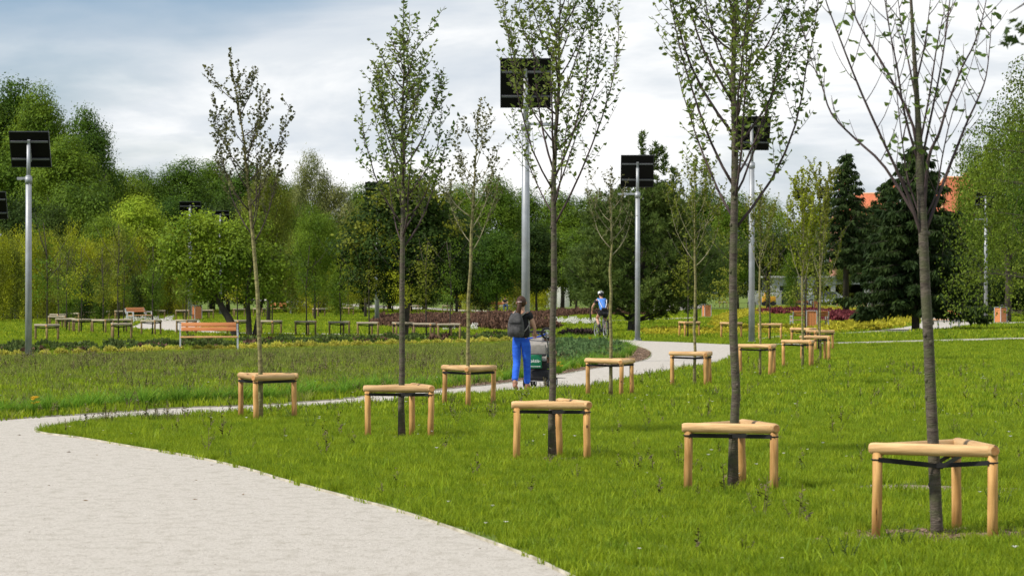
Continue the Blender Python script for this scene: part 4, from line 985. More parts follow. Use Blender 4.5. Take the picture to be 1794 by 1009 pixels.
for i, (x, y0, yt, w, m) in enumerate([(118,571,470,28,'mid'),(148,568,475,30,'dark'),(175,566,480,30,'deep'),(240,562,475,26,'dark'),(268,562,470,28,'deep'),(590,556,465,28,'mid'),(760,540,470,26,'dark'),(860,540,455,30,'mid'),(895,541,450,26,'mid'),(945,537,455,24,'dark'),(965,537,470,22,'deep'),(1385,545,440,22,'mid')]):
    place_tree('small_conical_tree', f'small {KW[m]} young tree with narrow dense crown, {nth(i, 12)}', x, D(y0), yt, w, COLM[i % 4], M_lf[m], 480+i, 'small dense young trees', .12, (1.75,5.3), THIN[i % 2], natc=1)
# saplings in the far guards
cnt_ = {}
far_pts.sort(key=lambda a: (a[2], a[0]))
for i, (x, y, row, p) in enumerate(far_pts):
    d = p.y; hgt = {'paleback': 4.2, 'pair': 4.6, 'mid': 3.9, 'back': 3.7, 'lane': 3.6, 'rightfar': 3.6}[row]
    root = thing('sapling', f'thin sapling growing out of the tree guard that stands {["left","right"][x > 897]} of the middle', 'sapling', p, rnd.random()*6)
    cnt_[row] = cnt_.get(row, -1)+1; root['label'] = {'paleback':'slender sapling in a pale guard behind the path bend','pair':'dark stemmed sapling in one of the two olive guards on the left lawn','mid':'thin sapling in the front row of weathered guards','back':'thin sapling in the back row of guards by the hedge trees','lane':'thin sapling in a small guard beside the far lane','rightfar':'tiny far sapling beyond the golden bed or the pine'}[row]+', '+nth(cnt_[row], len(byrow[row]))
    root['group'] = 'saplings: '+row+' row' if False else {'paleback':'saplings behind the path bend','pair':'saplings in the olive guards','mid':'saplings of the front row','back':'saplings of the back row','lane':'saplings by the far lane','rightfar':'tiny far saplings'}[row]
    t = link('trunk', THIN[i % 2], root); t.scale = (1,1,hgt*.9/3.6)
    m = M_lf[['olive','mid','yellow','deep','olive'][(i*3) % 5]] if row != 'paleback' else M_lf['olive']
    c = link('crown', SAPM[i % 3], root, (0,0,hgt*.40)); kk = rnd.uniform(.65,.95); c.scale = (kk,kk,hgt*.6/2.9); set_mat(c, m)

# ================================================================== INDIVIDUAL MID-DISTANCE TREES
def stems(root, lists, m=M_dbark, name='trunk'):
    for pts, r0, r1 in lists:
        mb = MB(); n = len(pts); mb.tube(smooth3(pts), [r0+(r1-r0)*k/((n-1)*4) for k in range((n-1)*4+1)], 8); mb.build(name, m, root)
def smooth3(pts):
    return [Vector(p) for p in smooth([tuple(p) for p in pts], 4)]
# multi-stem maple behind the bench
b = G(425,592); mtree = thing('field_maple', 'bushy green tree with several leaning dark stems and bright shoot tips behind the orange bench', 'tree', b)
def loc_(x, y, dd, o): return Vector((PX(x, o.y+dd), o.y+dd, PZ(y, o.y+dd)))-o
stems(mtree, [([loc_(415,590,0,b),loc_(402,560,0,b),loc_(385,530,.2,b),loc_(372,490,.3,b),loc_(350,440,.4,b),loc_(335,410,.4,b)], .17, .03),
 ([loc_(437,594,0,b),loc_(436,560,0,b),loc_(434,520,-.2,b),loc_(440,460,-.3,b),loc_(450,420,-.3,b)], .12, .03),
 ([loc_(445,593,.2,b),loc_(452,555,.3,b),loc_(462,520,.5,b),loc_(475,470,.6,b),loc_(485,430,.8,b)], .09, .02),
 ([loc_(378,508,.2,b),loc_(392,470,-.3,b),loc_(405,420,-.4,b)], .07, .02)])
r = random.Random(8); lb = []
for x, y, dd, s_ in [(312,430,0,.75),(335,400,.3,.6),(360,408,-.4,.7),(330,470,-.2,.7),(365,460,.6,.85),(395,420,.3,.8),(385,490,-.6,.7),(430,430,-.3,.8),(420,480,.7,.8),(465,450,.2,.75),(490,470,.3,.7),(455,500,-.3,.7),(405,450,-.9,.8),(350,510,.2,.6),(480,520,.3,.55),(440,395,.4,.6),(300,465,.2,.5)]:
    q = loc_(x, y, dd, b); lb.append((q.x, q.y, q.z, s_, s_, s_*.8))
link('crown', lobe_crown('crown', lb, 17000, .10, 71, M_lf['mid'], shell=.5), mtree)
r = np.random.RandomState(5); sp = []
for x, y in [(300,425),(318,400),(332,386),(345,382),(360,386),(300,450),(375,392),(395,395),(310,412)]:
    q = loc_(x, y, r.uniform(-.4,.3), b); sp.append((q.x, q.y, q.z, .22, .22, .3))
link('shoot_tips', lobe_crown('shoot_tips', sp, 1500, .10, 72, M_lf['bright'], shell=.2), mtree)
# dark maple in the centre
b = G(712,592); dm = thing('dark_maple', 'round dark green maple with a forked trunk behind the dense pointed cherry tree', 'tree', b)
stems(dm, [([loc_(708,592,0,b),loc_(711,560,0,b),loc_(716,520,0,b),loc_(724,480,.1,b),loc_(740,430,.2,b),(loc_(745,360,.2,b))], .15, .03),
 ([loc_(713,545,0,b),loc_(700,500,-.2,b),loc_(680,450,-.3,b),loc_(660,410,-.3,b)], .08, .02), ([loc_(719,510,0,b),loc_(745,490,.3,b),loc_(775,455,.4,b)], .06, .02)])
lb = []
for x, y, dd, s_ in [(625,440,0,.85),(650,400,.4,.9),(640,480,-.3,.7),(680,440,-.7,1.0),(690,380,.3,1.0),(710,340,0,.8),(735,390,.6,1.0),(725,450,-.8,1.0),(765,420,.2,1.0),(760,360,.3,.8),(795,450,.2,.8),(790,400,.4,.7),(770,485,-.3,.7),(700,490,.6,.8),(670,350,.3,.7),(740,500,.4,.6),(660,505,.2,.5),(720,320,.1,.6),(810,480,0,.5)]:
    q = loc_(x, y, dd, b); lb.append((q.x, q.y, q.z, s_, s_, s_*.8))
link('crown', lobe_crown('crown', lb, 19000, .12, 73, M_lf['dark'], shell=.5), dm)
tips = [tuple(loc_(x, y, -.9, b))+(.3,.3,.28) for x, y in [(640,395),(668,352),(620,425),(770,345),(800,395),(700,330),(745,330),(665,420)]]
link('shoot_tips', lobe_crown('shoot_tips', tips, 1500, .11, 74, M_lf['olive'], shell=.2), dm)
place_tree('golden_tree', 'yellow olive tree crown seen through the thin tree with the bent tip', 470, 96*K, 288, 120, FINE[0], M_lf['olive'], 900, None, .35)
place_tree('broadleaf_tree', 'dark tree hiding the middle of the left orange roof', 1528, 128*K, 352, 95, BROAD[2], M_lf['dark'], 903, None, .42)
place_tree('broadleaf_tree', 'light green tree between the bench maple and the dark maple', 552, 100*K, 345, 105, FINE[1], M_lf['mid'], 901, None, .12)
place_tree('golden_tree', 'yellow green tree showing under the dense cherry crown left of the dark maple', 640, 110*K, 345, 110, FINE[0], M_lf['olive'], 902, None, .2)
# pine
def needle_tufts(name, C, D_, n, L_, seed, m, spread=.8):
    rs_ = np.random.RandomState(seed); k = rs_.randint(0, len(C), n); P_ = C[k]+rs_.normal(size=(n,3))*.05
    T_ = unit(D_[k]*.8+unit(rs_.normal(size=(n,3)))*spread); B_ = unit(np.cross(T_, unit(rs_.normal(size=(n,3))))); s_ = L_*(.7+.6*rs_.rand(n))
    return quad_mesh(name, P_, T_, B_, s_, s_*.13, m)
b = G(1110,583); pn = thing('pine_tree', 'broad dark pine with long needles behind the cyclist and the lamp posts', 'tree', b)
tp = [loc_(1108,585,0,b),loc_(1112,540,0,b),loc_(1122,480,.1,b),loc_(1130,400,.2,b),loc_(1130,320,.2,b),loc_(1126,262,.2,b)]
stems(pn, [(tp, .24, .04)]); r = random.Random(12); Cs = []; Ds = []
mb = MB()
for i in range(58):
    z = .9+7.0*(i/58)**.95; az = i*2.4+r.uniform(-.3,.3); q, dv = sample(smooth3(tp), min(.97, z/8.4))
    L_ = 4.3*(1-(z/8.2))**.5*r.uniform(.7,1.05) if z > 1.6 else 3.6*r.uniform(.5,.9)
    if z > 4.6: L_ *= max(.2, 1-(z-4.6)*.36)
    if z > 5.6 and i % 3: continue
    if z > 6.5: continue
    d = Vector((math.cos(az), math.sin(az)*.8, .12+.05*z)); pts = bez(q, d, L_, Vector((0,0,.5)), 7, r, .08); mb.tube(pts, [.05*(1-k/9) for k in range(8)], 5, caps=False)
    for t in np.linspace(.25, 1, 13):
        for _ in range(4):
            c, dd = sample(pts, min(1, t)); o_ = Vector((r.gauss(0,.28), r.gauss(0,.28), r.gauss(.02,.16)))*(1.3-.3*t); Cs.append(tuple(c+o_)); Ds.append(tuple((dd*.6+o_*.5+Vector((0,0,.35))).normalized()))
for x, y in [(1125,236),(1150,255),(1163,262),(1105,290),(1180,300),(1085,330),(1140,270)]:
    for j in range(7):
        c = loc_(x+r.uniform(-4,4), y+j*7, .2, b); Cs.append(tuple(c)); Ds.append((0,0,1)); Cs.append(tuple(c)); Ds.append((r.gauss(0,.5), r.gauss(0,.5), .6))
mb.build('branch', M_dbark, pn)
link('crown', needle_tufts('crown', np.array(Cs), unit(np.array(Ds)), 60000, .19, 81, M_lf['pine']), pn)
mb = MB(); mb.tube([loc_(1100,560,0,b),loc_(1085,545,-.3,b),loc_(1060,540,-.5,b),loc_(1035,530,-.6,b)], [.06,.05,.03,.01], 6); mb.tube([loc_(1118,560,0,b),loc_(1145,548,-.3,b),loc_(1175,538,-.4,b),loc_(1200,525,-.5,b)], [.07,.05,.03,.01], 6); mb.build('branch', M_dbark, pn)
for i, (x, d, yt, w, lab) in enumerate([(1220,88,385,150,'low dark pine on the right flank of the broad pine'),(1035,88,400,120,'dark pine crown left of the broad pine, behind the cyclist')]):
    place_tree('pine_tree', lab, x, d*K, yt, w, FINE[i], M_lf['pine'], 910+i, None, .12)
# spruces
def spruce(label, x, d, ytop, wpx, seed, m, n=16000, cat='tree', droop=.5, z0=.10):
    d *= K; H = PZ(ytop, d); R = wpx*d/F_PX/2*1.45; root = thing('spruce_tree', label, cat, (PX(x, d), d, 0)); r = random.Random(seed); mb = MB(); mb.tube([(0,0,-.1),(0,0,H*.5),(0,0,H)], [.02*H+.02, .012*H, .01], 8); mb.build('trunk', M_dbark, root)
    Cs = []; Ds = []; bm = MB(); nb = 90
    for i in range(nb):
        z = H*(z0+(.98-z0)*(i/nb)); az = i*2.4; L_ = R*(1-(z/H)**1.15)**.8*r.uniform(.65,1.15)+.1
        d_ = Vector((math.cos(az), math.sin(az), .15)); pts = bez((0,0,z), d_, L_, Vector((0,0,-droop)), 5, r, .05); pts[-1].z += .08*L_; bm.tube(pts, [.03*(1-k/6.5) for k in range(6)], 4, caps=False)
        for t in np.linspace(.15, 1, max(4, int(L_*7))):
            c, dd = sample(pts, min(1, t)); sd = dd.cross(Vector((0,0,1)))
            for s_ in (-1, 0, 1):
                o_ = sd*s_*.22*L_*(1.1-t)*r.uniform(.4,1.2); Cs.append(tuple(c+o_-Vector((0,0,abs(s_)*.06)))); Ds.append(tuple((dd*.35+sd*s_*.3+Vector((0,0,-.75))).normalized()))
    bm.build('branch', M_dbark, root)
    Cs = np.array(Cs); Ds = unit(np.array(Ds)); rs_ = np.random.RandomState(seed); k = rs_.randint(0, len(Cs), n); T_ = unit(Ds[k]+rs_.normal(size=(n,3))*.35); B_ = unit(np.cross(T_, unit(rs_.normal(size=(n,3)))))
    s_ = .28*(.5+.8*rs_.rand(n))*max(.5, min(1.2, R/2.6)); link('crown', quad_mesh('crown', Cs[k]+rs_.normal(size=(n,3))*.04, T_, B_, s_, s_*.16, M_lf[m]), root); return root
spruce('large dark drooping spruce on the right with a bare stem foot beside the gravel plaza', 1604, 76, 246, 190, 5, 'needle', 30000)
spruce('tall dark spruce tip against the sky left of the orange roofs', 1482, 118, 262, 110, 6, 'needle', 14000, z0=.30)
spruce('dark spruce behind, between the two orange roofs', 1552, 120, 312, 115, 7, 'needle', 12000, z0=.28)
spruce('dark spruce in shade behind the large drooping spruce, to its right', 1668, 98, 375, 110, 8, 'needle', 12000)
spruce('small bluish spruce beside the distant bench on the right', 1531, 150, 470, 30, 9, 'blue', 2500)
spruce('bluish spruce in front of the orange roof at the right', 1700, 110, 345, 60, 10, 'blue', 6000)
place_tree('weeping_tree', 'small light green weeping tree on a thin stem in front of the grey garage', 1482, D(540), 458, 52, FINE[1], M_lf['birch'], 920, None, .42, stem=THIN[0])
# weeping birch at right
b = Vector((PX(1892, 60*K), 60*K, 0)); bt = thing('weeping_birch', 'weeping birch with hanging green curtains at the right edge', 'tree', b)
stems(bt, [([Vector((0,0,-.1)), Vector((0,0,3)), Vector((-.2,0,6)), Vector((-.3,0,9.5))], .16, .03)], M_plaster)
r = random.Random(31); rs_ = np.random.RandomState(31); LPb = []; LTb = []; mb = MB()
for i in range(520):
    az = r.random()*2*PI; z0 = r.uniform(2.2, 10.2); rad = 4.6*math.sqrt(max(0, 1-((z0-4.5)/6.2)**2))*r.uniform(.55,1.0)
    if z0 < 4.5: rad = 4.5*r.uniform(.6,1)
    q = Vector((math.cos(az)*rad, math.sin(az)*rad, z0)); L_ = r.uniform(.8, 2.4); L_ = min(L_, z0-.7)
    ox = Vector((math.cos(az), math.sin(az), 0)); pts = [q-ox*.6+Vector((0,0,.15)), q, q+ox*.25-Vector((0,0,L_*.35)), q+ox*.32-Vector((0,0,L_*.7)), q+ox*.30-Vector((0,0,L_))]
    if i % 3 == 0: mb.tube(pts, [.008,.006,.004,.003,.002], 3, caps=False)
    if i % 6 == 0: mb.tube([Vector((0,0,max(1.5, z0-1.2))), (q-ox*.6)*.5+Vector((0,0,z0*.5-.1)), q-ox*.6+Vector((0,0,.15))], [.04,.025,.01], 4, caps=False)
    for j in range(64):
        c, dd = sample(pts, r.random()); LPb.append(tuple(c+Vector((r.gauss(0,.13), r.gauss(0,.13), r.gauss(0,.07))))); LTb.append((r.gauss(0,.5), r.gauss(0,.5), -.6))
mb.build('branch', M_dbark, bt)
P_ = np.array(LPb); T_ = unit(np.array(LTb)); B_ = unit(np.cross(T_, unit(rs_.normal(size=P_.shape)))); s_ = .095*(.6+.7*rs_.rand(len(P_)))
link('crown', quad_mesh('crown', P_, T_, B_, s_, s_*.36, M_lf['birch']), bt)

# ================================================================== LAMP POSTS with solar panels
def lamp(label, x, d, ytop, panel_w, panel_h, r_low=.085, arm=1, arm_len=1.05, y_arm=None, split=None, yaw=0.0, base_z=0.0, tilt=22, arm_rz=0.0, z_arm_=None):
    root = thing('solar_lamp', label, 'street lamp', (PX(x, d), d, base_z), 0, 'solar lamp posts in the park')
    top = PZ(ytop, d)-base_z; zc = top-panel_h/2; z_arm = (PZ(y_arm, d)-base_z) if y_arm else zc-panel_h*1.15
    mb = MB(); mb.tube([(0,0,0),(0,0,z_arm*.5),(0,0,z_arm)], [r_low*1.08, r_low, r_low*.92], 14); mb.build('pole', M_steel, root)
    mb = MB(); mb.tube([(0,0,z_arm-.05),(0,0,zc+.10)], [r_low*.62, r_low*.6], 12); mb.build('upper_pole', M_steel, root)
    mb = MB(); mb.tube([(0,0,z_arm-.12),(0,0,z_arm+.06)], [r_low*1.15, r_low*1.15], 14); mb.tube([(0,0,z_arm+.06),(0,0,z_arm+.10)], [r_low*1.15, r_low*.7], 14); mb.build('collar', M_steel, root)
    mb = MB(); mb.box((arm*arm_len*.5, 0, z_arm+.02), (arm_len, .10, .06)); mb.box((arm*arm_len*.72, 0, z_arm-.005), (arm_len*.5, .17, .035)); la = mb.build('lamp_arm', M_steel, root); la.rotation_euler = (0,0,arm_rz)
    mb = MB(); mb.box((arm*arm_len*.75, 0, z_arm-.028), (arm_len*.35, .12, .008)); ld = mb.build('diffuser', M_plaster, root); ld.rotation_euler = (0,0,arm_rz)
    a = math.radians(tilt); L_ = panel_h/math.cos(a)
    pr_ = (-(PI/2-0) + 0, 0, yaw)
    fr = link('solar_panel', None, root, (0, .18, zc)) if False else None
    mb = MB(); mb.box((0,0,0), (panel_w, .035, L_))
    p = mb.build('solar_panel', M_panel, root, (0, .22, zc), (a, 0, yaw))
    mb = MB(); t_ = .022
    for sx in (-1, 1): mb.box((sx*(panel_w/2+t_/2), 0, 0), (t_, .05, L_+2*t_))
    for sz in (-1, 1): mb.box((0, 0, sz*(L_/2+t_/2)), (panel_w, .05, t_))
    mb.build('panel_frame', mat('dark_frame', (.03,.03,.032), rough=.4), p)
    for sz in (.24, -.27):
        mb = MB(); mb.box((0,-.045, sz*L_), (panel_w*.98, .05, .045)); mb.build('mounting_rail', M_rails, p)
    mb = MB(); mb.box((0, -.10, .0), (.07, .08, L_*.62)); mb.build('bracket', M_steel, p)
    mb = MB(); mb.tube([(0,0,0),(0,0,.03)], [r_low*2.0]*2, 14)
    for k in range(4): mb.tube([(r_low*1.5*math.cos(k*PI/2+.8), r_low*1.5*math.sin(k*PI/2+.8), .03), (r_low*1.5*math.cos(k*PI/2+.8), r_low*1.5*math.sin(k*PI/2+.8), .08)], .014, 6)
    mb.build('base_plate', M_steel, root); return root
lamp('grey solar lamp post at the left edge with its arm pointing left', 50, D(627), 232, 1.02, .88, .085, -1, .30, 314, tilt=24)
lamp('largest solar lamp post behind the walking woman, its flat arm pointing right', 921, 42.5*K, 104, 1.22, 1.15, .10, 1, .80, 219, tilt=20)
lamp('solar lamp post in front of the dark pine, right of the cyclist', 1117, D(596.5), 273, 1.14, 1.08, .088, -1, .7, 341, tilt=20)
lamp('tall solar lamp post behind the second nearest cherry tree', 1317, 58*K, 205, 1.26, 1.08, .098, -1, .35, 289, tilt=20, yaw=.12)
lamp('small distant solar lamp with its panel left of the bench maple', 333, D(556), 354, 1.36, 1.0, .14, 1, .6, None, tilt=25)
lamp('distant solar lamp half hidden by the bench maple crown', 386, D(552), 370, 1.2, .9, .1, 1, .6, None, tilt=25)
lamp('solar lamp whose pale pole shows under the dark maple crown', 660.5, D(569), 320, 1.2, 1.0, .11, 1, .6, None, tilt=25)
lamp('distant solar lamp post left of the cyclist behind the cherry stem', 985, D(541), 392, 1.3, 1.1, .10, 1, .7, None, tilt=25)
lamp('thin lamp post among the slender yellow green trees, left one of two', 1404, D(541), 330, 1.2, 1.0, .12, 1, .6, None, tilt=25)
lamp('thin lamp post among the slender trees, right one of two by the silver car', 1443, D(540), 330, 1.2, 1.0, .08, 1, .6, None, tilt=25)
lamp('lamp post hidden by the weeping birch at the right', 1727, D(566), 338, 1.0, .8, .09, -1, .6, 385, tilt=25)
lamp('solar lamp cut by the left edge, only a corner of its panel showing', -16, 66*K, 337, 1.1, 1.0, .1, 1, .4, None, tilt=24)

# ================================================================== BENCHES, BINS
def build_bench(label):
    root = thing('park_bench', label, 'bench'); tree = []
    W = 1.62
    for s_ in (-1, 1):
        x = s_*(W/2+.02); mb = MB()
        mb.box((x, -.24, .30), (.045, .06, .60), (-.10,0,0)); mb.box((x, .20, .30), (.045, .07, .60), (.12,0,0))
        mb.box((x, .285, .66), (.045, .05, .30), (-.22,0,0)); mb.box((x, .0, .615), (.048, .52, .035)); mb.box((x, .0, .375), (.04, .46, .04))
        tree.append((mb.build('side_frame', M_alu, root), []))
    for k, y in enumerate((-.20, -.03, .14)):
        mb = MB(); mb.rbox((0, y, .43), (W+.04, .15, .04), .008); tree.append((mb.build('seat_plank', M_benchs, root), []))
    for k, z in enumerate((.66, .79)):
        mb = MB(); mb.rbox((0, .25+.03*(z-.66)/.13, z), (W-.02, .035, .115), .008, (-.2,0,0)); tree.append((mb.build('back_plank', M_benchw, root), []))
    return root, tree
bench0, btree = build_bench('orange wooden bench with grey cast frames beside the leftmost foreground guard, facing the viewer')
p = G(366,616); bench0.location = p; bench0.rotation_euler = (0,0,math.radians(8)); bench0['group'] = 'orange benches in the park'
def bench(x, y, rz, label, s=1.0):
    b_, _ = copy_tree(bench0, btree, G(x, y), math.radians(rz), label, 'orange benches in the park'); b_.scale = (s,s,s); return b_
bench(244,566,62,'orange bench seen from its end beside the left gravel plaza')
bench(489,551,12,'distant orange bench beyond the front row of guards, left of centre')
bseat = bench(872,546,4,'distant orange bench on which the man in jeans sits', .95)
bench(1402,541.5,-8,'distant orange bench behind the golden bed, left of the wooden bins',.95)
bench(1504,544,-10,'distant orange bench in front of the grey garage, right of the silver car',.95)
bench(1418,577,188,'orange bench seen from behind inside the golden bed')
bench(1655,576,-65,'dark bench in shade under the drooping spruce beside the plaza')
bench(1710,556,-62,'bench turned sideways beside the lamp post at the right')
def build_bin(label):
    root = thing('litter_bin', label, 'litter bin'); tree = []
    mb = MB(); mb.box((0,0,.46), (.36,.36,.72)); tree.append((mb.build('liner', mat('bin_liner', (.10,.07,.05), rough=.8), root), []))
    for f in range(4):
        a = f*PI/2
        for k in range(4):
            u = -.165+.11*k; mb = MB(); c = Matrix.Rotation(a, 3, 'Z') @ Vector((u, -.20, .46)); mb.box(c, (.10, .022, .74), (0,0,a)); tree.append((mb.build('slat', M_benchw, root), []))
    mb = MB()
    for sx in (-1,1):
        for sy in (-1,1): mb.box((sx*.225, sy*.225, .44), (.035,.035,.88))
    mb.box((0,0,.885), (.485,.485,.02)); tree.append((mb.build('frame', M_alu, root), [])); return root, tree
bin0, bintree = build_bin('orange wooden litter bin in front of the bench inside the golden bed'); bin0.location = G(1421,579.5); bin0['group'] = 'wooden litter bins'
for x, y, rz, lab in [(345,561,.5,'orange wooden litter bin left of the bench maple stems'),(1238,557,.3,'wooden litter bin at the end of the far thin path, right of the pine'),(1428,544,.2,'distant wooden litter bin beside the silver car'),(1753,567,.6,'wooden litter bin under the weeping birch')]:
    copy_tree(bin0, bintree, G(x, y), rz, lab, 'wooden litter bins')

# ================================================================== BUILDINGS, CAR, FENCE
def wall_with_windows(root, w, h, y, wins, m, z0=0, x0=0, th=.3, mi='wall'):
    """front wall in the XZ plane at y with real openings"""
    xs_ = sorted({-w/2, w/2, *[a for q in wins for a in (q[0]-q[2]/2, q[0]+q[2]/2)]}); zs = sorted({0, h, *[a for q in wins for a in (q[1]-q[3]/2, q[1]+q[3]/2)]}); mb = MB()
    for i in range(len(xs_)-1):
        for j in range(len(zs)-1):
            cx_, cz_ = (xs_[i]+xs_[i+1])/2, (zs[j]+zs[j+1])/2
            if any(abs(cx_-q[0]) < q[2]/2 and abs(cz_-q[1]) < q[3]/2 for q in wins): continue
            mb.box((x0+cx_, y, z0+cz_), (xs_[i+1]-xs_[i], th, zs[j+1]-zs[j]))
    return mb.build(mi, m, root)
def house(label, x, d, w, dep, eave, ridge, rz=0, wins=(), chimneys=(), hip=1.5, wallm=M_plaster):
    d *= K; root = thing('house', label, 'house', (PX(x, d), d, 0), rz)
    wall_with_windows(root, w, eave, -dep/2, [(a, b_, c, e_) for a, b_, c, e_ in wins], wallm)
    mb = MB(); 
    for sx in (-1, 1): mb.box((sx*(w/2-.15), .15, eave/2), (.3, dep-.3, eave))
    mb.box((0, dep/2-.0, eave/2), (w-.6, .3, eave)); mb.build('side_wall', wallm, root)
    for a, b_, c, e_ in wins:
        f = MB()
        for sx in (-1, 1): f.box((a+sx*(c/2-.04), -dep/2-.02, b_), (.08,.10,e_))
        for sz in (-1, 1): f.box((a, -dep/2-.02, b_+sz*(e_/2-.04)), (c-.16,.10,.08))
        f.box((a, -dep/2-.02, b_), (.06,.08,e_-.16)); fo = f.build('window', M_plaster, root); g2 = MB(); g2.box((a, -dep/2+.03, b_), (c-.1,.02,e_-.1)); g2.build('pane', M_glass, fo)
    o_ = .45; X_, Y_ = w/2+o_, dep/2+o_; hx = max(.2, w/2-hip*1.0)
    v = [(-X_,-Y_,eave),(X_,-Y_,eave),(X_,Y_,eave),(-X_,Y_,eave),(-hx,0,ridge),(hx,0,ridge),(-X_,-Y_,eave-.18),(X_,-Y_,eave-.18),(X_,Y_,eave-.18),(-X_,Y_,eave-.18)]
    mb = MB(); mb.add(v, [(0,1,5,4),(1,2,5),(2,3,4,5),(3,0,4),(6,7,1,0),(7,8,2,1),(8,9,3,2),(9,6,0,3),(9,8,7,6)]); rf = mb.build('roof', M_roof, root)
    for a, b_ in ((4,5),(0,4),(3,4),(1,5),(2,5)):
        rb = MB(); rb.tube([Vector(v[a])+Vector((0,0,.04)), Vector(v[b_])+Vector((0,0,.04))], .14, 6); rb.build('ridge', M_ridge, rf)
    for cx_, cy_, ct in chimneys:
        c_ = MB(); c_.box((cx_, cy_, ct-1.3), (.8,.8,2.6)); c_.box((cx_, cy_, ct+.06), (.95,.95,.12))
        for k in (-.2,.2): c_.tube([(cx_+k, cy_, ct+.12),(cx_+k, cy_, ct+.35)], .10, 8)
        c_.build('chimney', M_roof, rf)
    return root
house('orange roofed house at the right behind the spruces, ridge against the sky', 1690, 185, 9.4, 9, 8.0, PZ(312,185*K), .25, [(-2.6,6.2,1.2,1.4),(.2,6.2,1.2,1.4),(2.9,6.2,1.2,1.4),(-2.6,3,1.2,1.4),(2.9,3,1.2,1.4)], [(.6,.4,PZ(305,185*K))], 2.4)
house('orange roofed house glimpsed left of the drooping spruce with a tall brick chimney', 1530, 226, 10, 9, 10.2, PZ(340,226*K), -.3, [(-2.9,8.2,1.4,1.7),(0.2,8.2,1.4,1.7),(3.1,8.2,1.4,1.7),(-2.9,4.6,1.4,1.7),(3.1,4.6,1.4,1.7)], [(-4.0,-.6,PZ(300,226*K)), (2.4,.2,PZ(318,226*K))], 2.6, wallm=mat('salmon_plaster', (.46,.20,.15), (.55,.27,.2), scale=1, rough=.9))
# garage block
gr = thing('garage', 'low grey concrete garage block with dark open bays behind the silver car', 'garage', (PX(1452, 212*K), 212*K, 0)); gw = 15.5
ops = [(-4.6,1.15,3.0,2.3),(-.9,1.15,2.2,2.3),(2.6,1.25,3.6,2.5)]
wall_with_windows(gr, gw, 3.3, 0, ops, M_conc)
mb = MB(); mb.box((0,5.0,1.65), (gw,.3,3.3))
for x in (-gw/2+.15, -2.4, .45, 5.0, gw/2-.15): mb.box((x, 2.5, 1.6), (.3, 4.6, 3.2))
mb.build('partition', M_dark, gr); mb = MB(); mb.box((0,2.3,3.42), (gw+.6, 5.9, .22)); mb.build('roof_slab', M_conc, gr)
mb = MB(); mb.box((-4.6,.25,1.1), (2.9,.06,2.2)); mb.build('door', mat('anthracite_door', (.03,.035,.045), rough=.5), gr)
# silver car
car = thing('parked_car', 'silver hatchback parked in front of the grey garage', 'car', G(1441,534.5), math.radians(2)); car.scale = (1.15,1.15,1.15)
prof = [(-2.05,.35),(-2.08,.62),(-1.95,.84),(-1.25,.93),(-.55,1.38),(.55,1.44),(1.35,1.36),(1.9,.98),(2.05,.9),(2.08,.4),(1.95,.28),(-1.9,.28)]
mb = MB(); n_ = len(prof); vs = []
for y, k in ((-.80,.94),(-.84,1.0),(.84,1.0),(.80,.94)): vs += [(a, y*(1 if z < .95 else .86), .28+(z-.28)*k if abs(y) < .82 else z) for a, z in prof]
fs = [tuple(range(n_))]+[tuple(reversed(range(3*n_, 4*n_)))]
for s_ in range(3): fs += [(s_*n_+i, s_*n_+(i+1) % n_, (s_+1)*n_+(i+1) % n_, (s_+1)*n_+i) for i in range(n_)]
mb.add(vs, fs); mb.build('body', M_car, car)
for sy in (-1, 1):
    mb = MB(); mb.add([(-1.05,sy*.80,.95),(-.5,sy*.745,1.30),(-.02,sy*.735,1.35),(-.02,sy*.80,.95)], [(0,1,2,3)]); mb.add([(.06,sy*.80,.95),(.06,sy*.735,1.35),(.6,sy*.74,1.36),(1.2,sy*.75,1.28),(1.5,sy*.80,.97)], [(0,1,2,3,4)]); mb.build('side_window', M_glass, car)
mb = MB(); mb.add([(-1.24,-.66,.96),(-1.24,.66,.96),(-.60,.6,1.375),(-.60,-.6,1.375)], [(0,1,2,3)]); mb.build('windscreen', M_glass, car)
for sx in (-1.28, 1.28):
    for sy in (-1, 1):
        mb = MB(); mb.tube([(sx, sy*.70, .31),(sx, sy*.87, .31)], .31, 18); w_ = mb.build('wheel', M_rubber, car); mb = MB(); mb.tube([(sx, sy*.872, .31),(sx, sy*.885, .31)], .19, 12); mb.build('rim', M_alu, w_)
for sy in (-.6,.6):
    mb = MB(); mb.rbox((-1.99, sy, .70), (.12,.34,.14), .03); mb.build('headlight', M_glass, car); mb = MB(); mb.rbox((2.0, sy, .80), (.12,.26,.2), .03); mb.build('tail_light', mat('red_lens', (.35,.01,.01), rough=.3), car)
# small orange machine at the pale wall
yc = thing('garden_cart', 'small orange yellow cart beside the grey wall at the left end of the garage', 'cart', G(1347,536))
mb = MB(); mb.rbox((0,0,.75), (1.5,1.0,.7), .08); mb.box((-.2,0,1.3), (.7,.8,.4), taper=.8); mb.build('body', mat('orange_paint', (.6,.3,.03), rough=.4), yc)
for sx in (-.5,.5):
    mb = MB(); mb.tube([(sx,-.55,.28),(sx,-.4,.28)], .28, 12); mb.tube([(sx,.4,.28),(sx,.55,.28)], .28, 12); mb.build('wheel', M_rubber, yc)
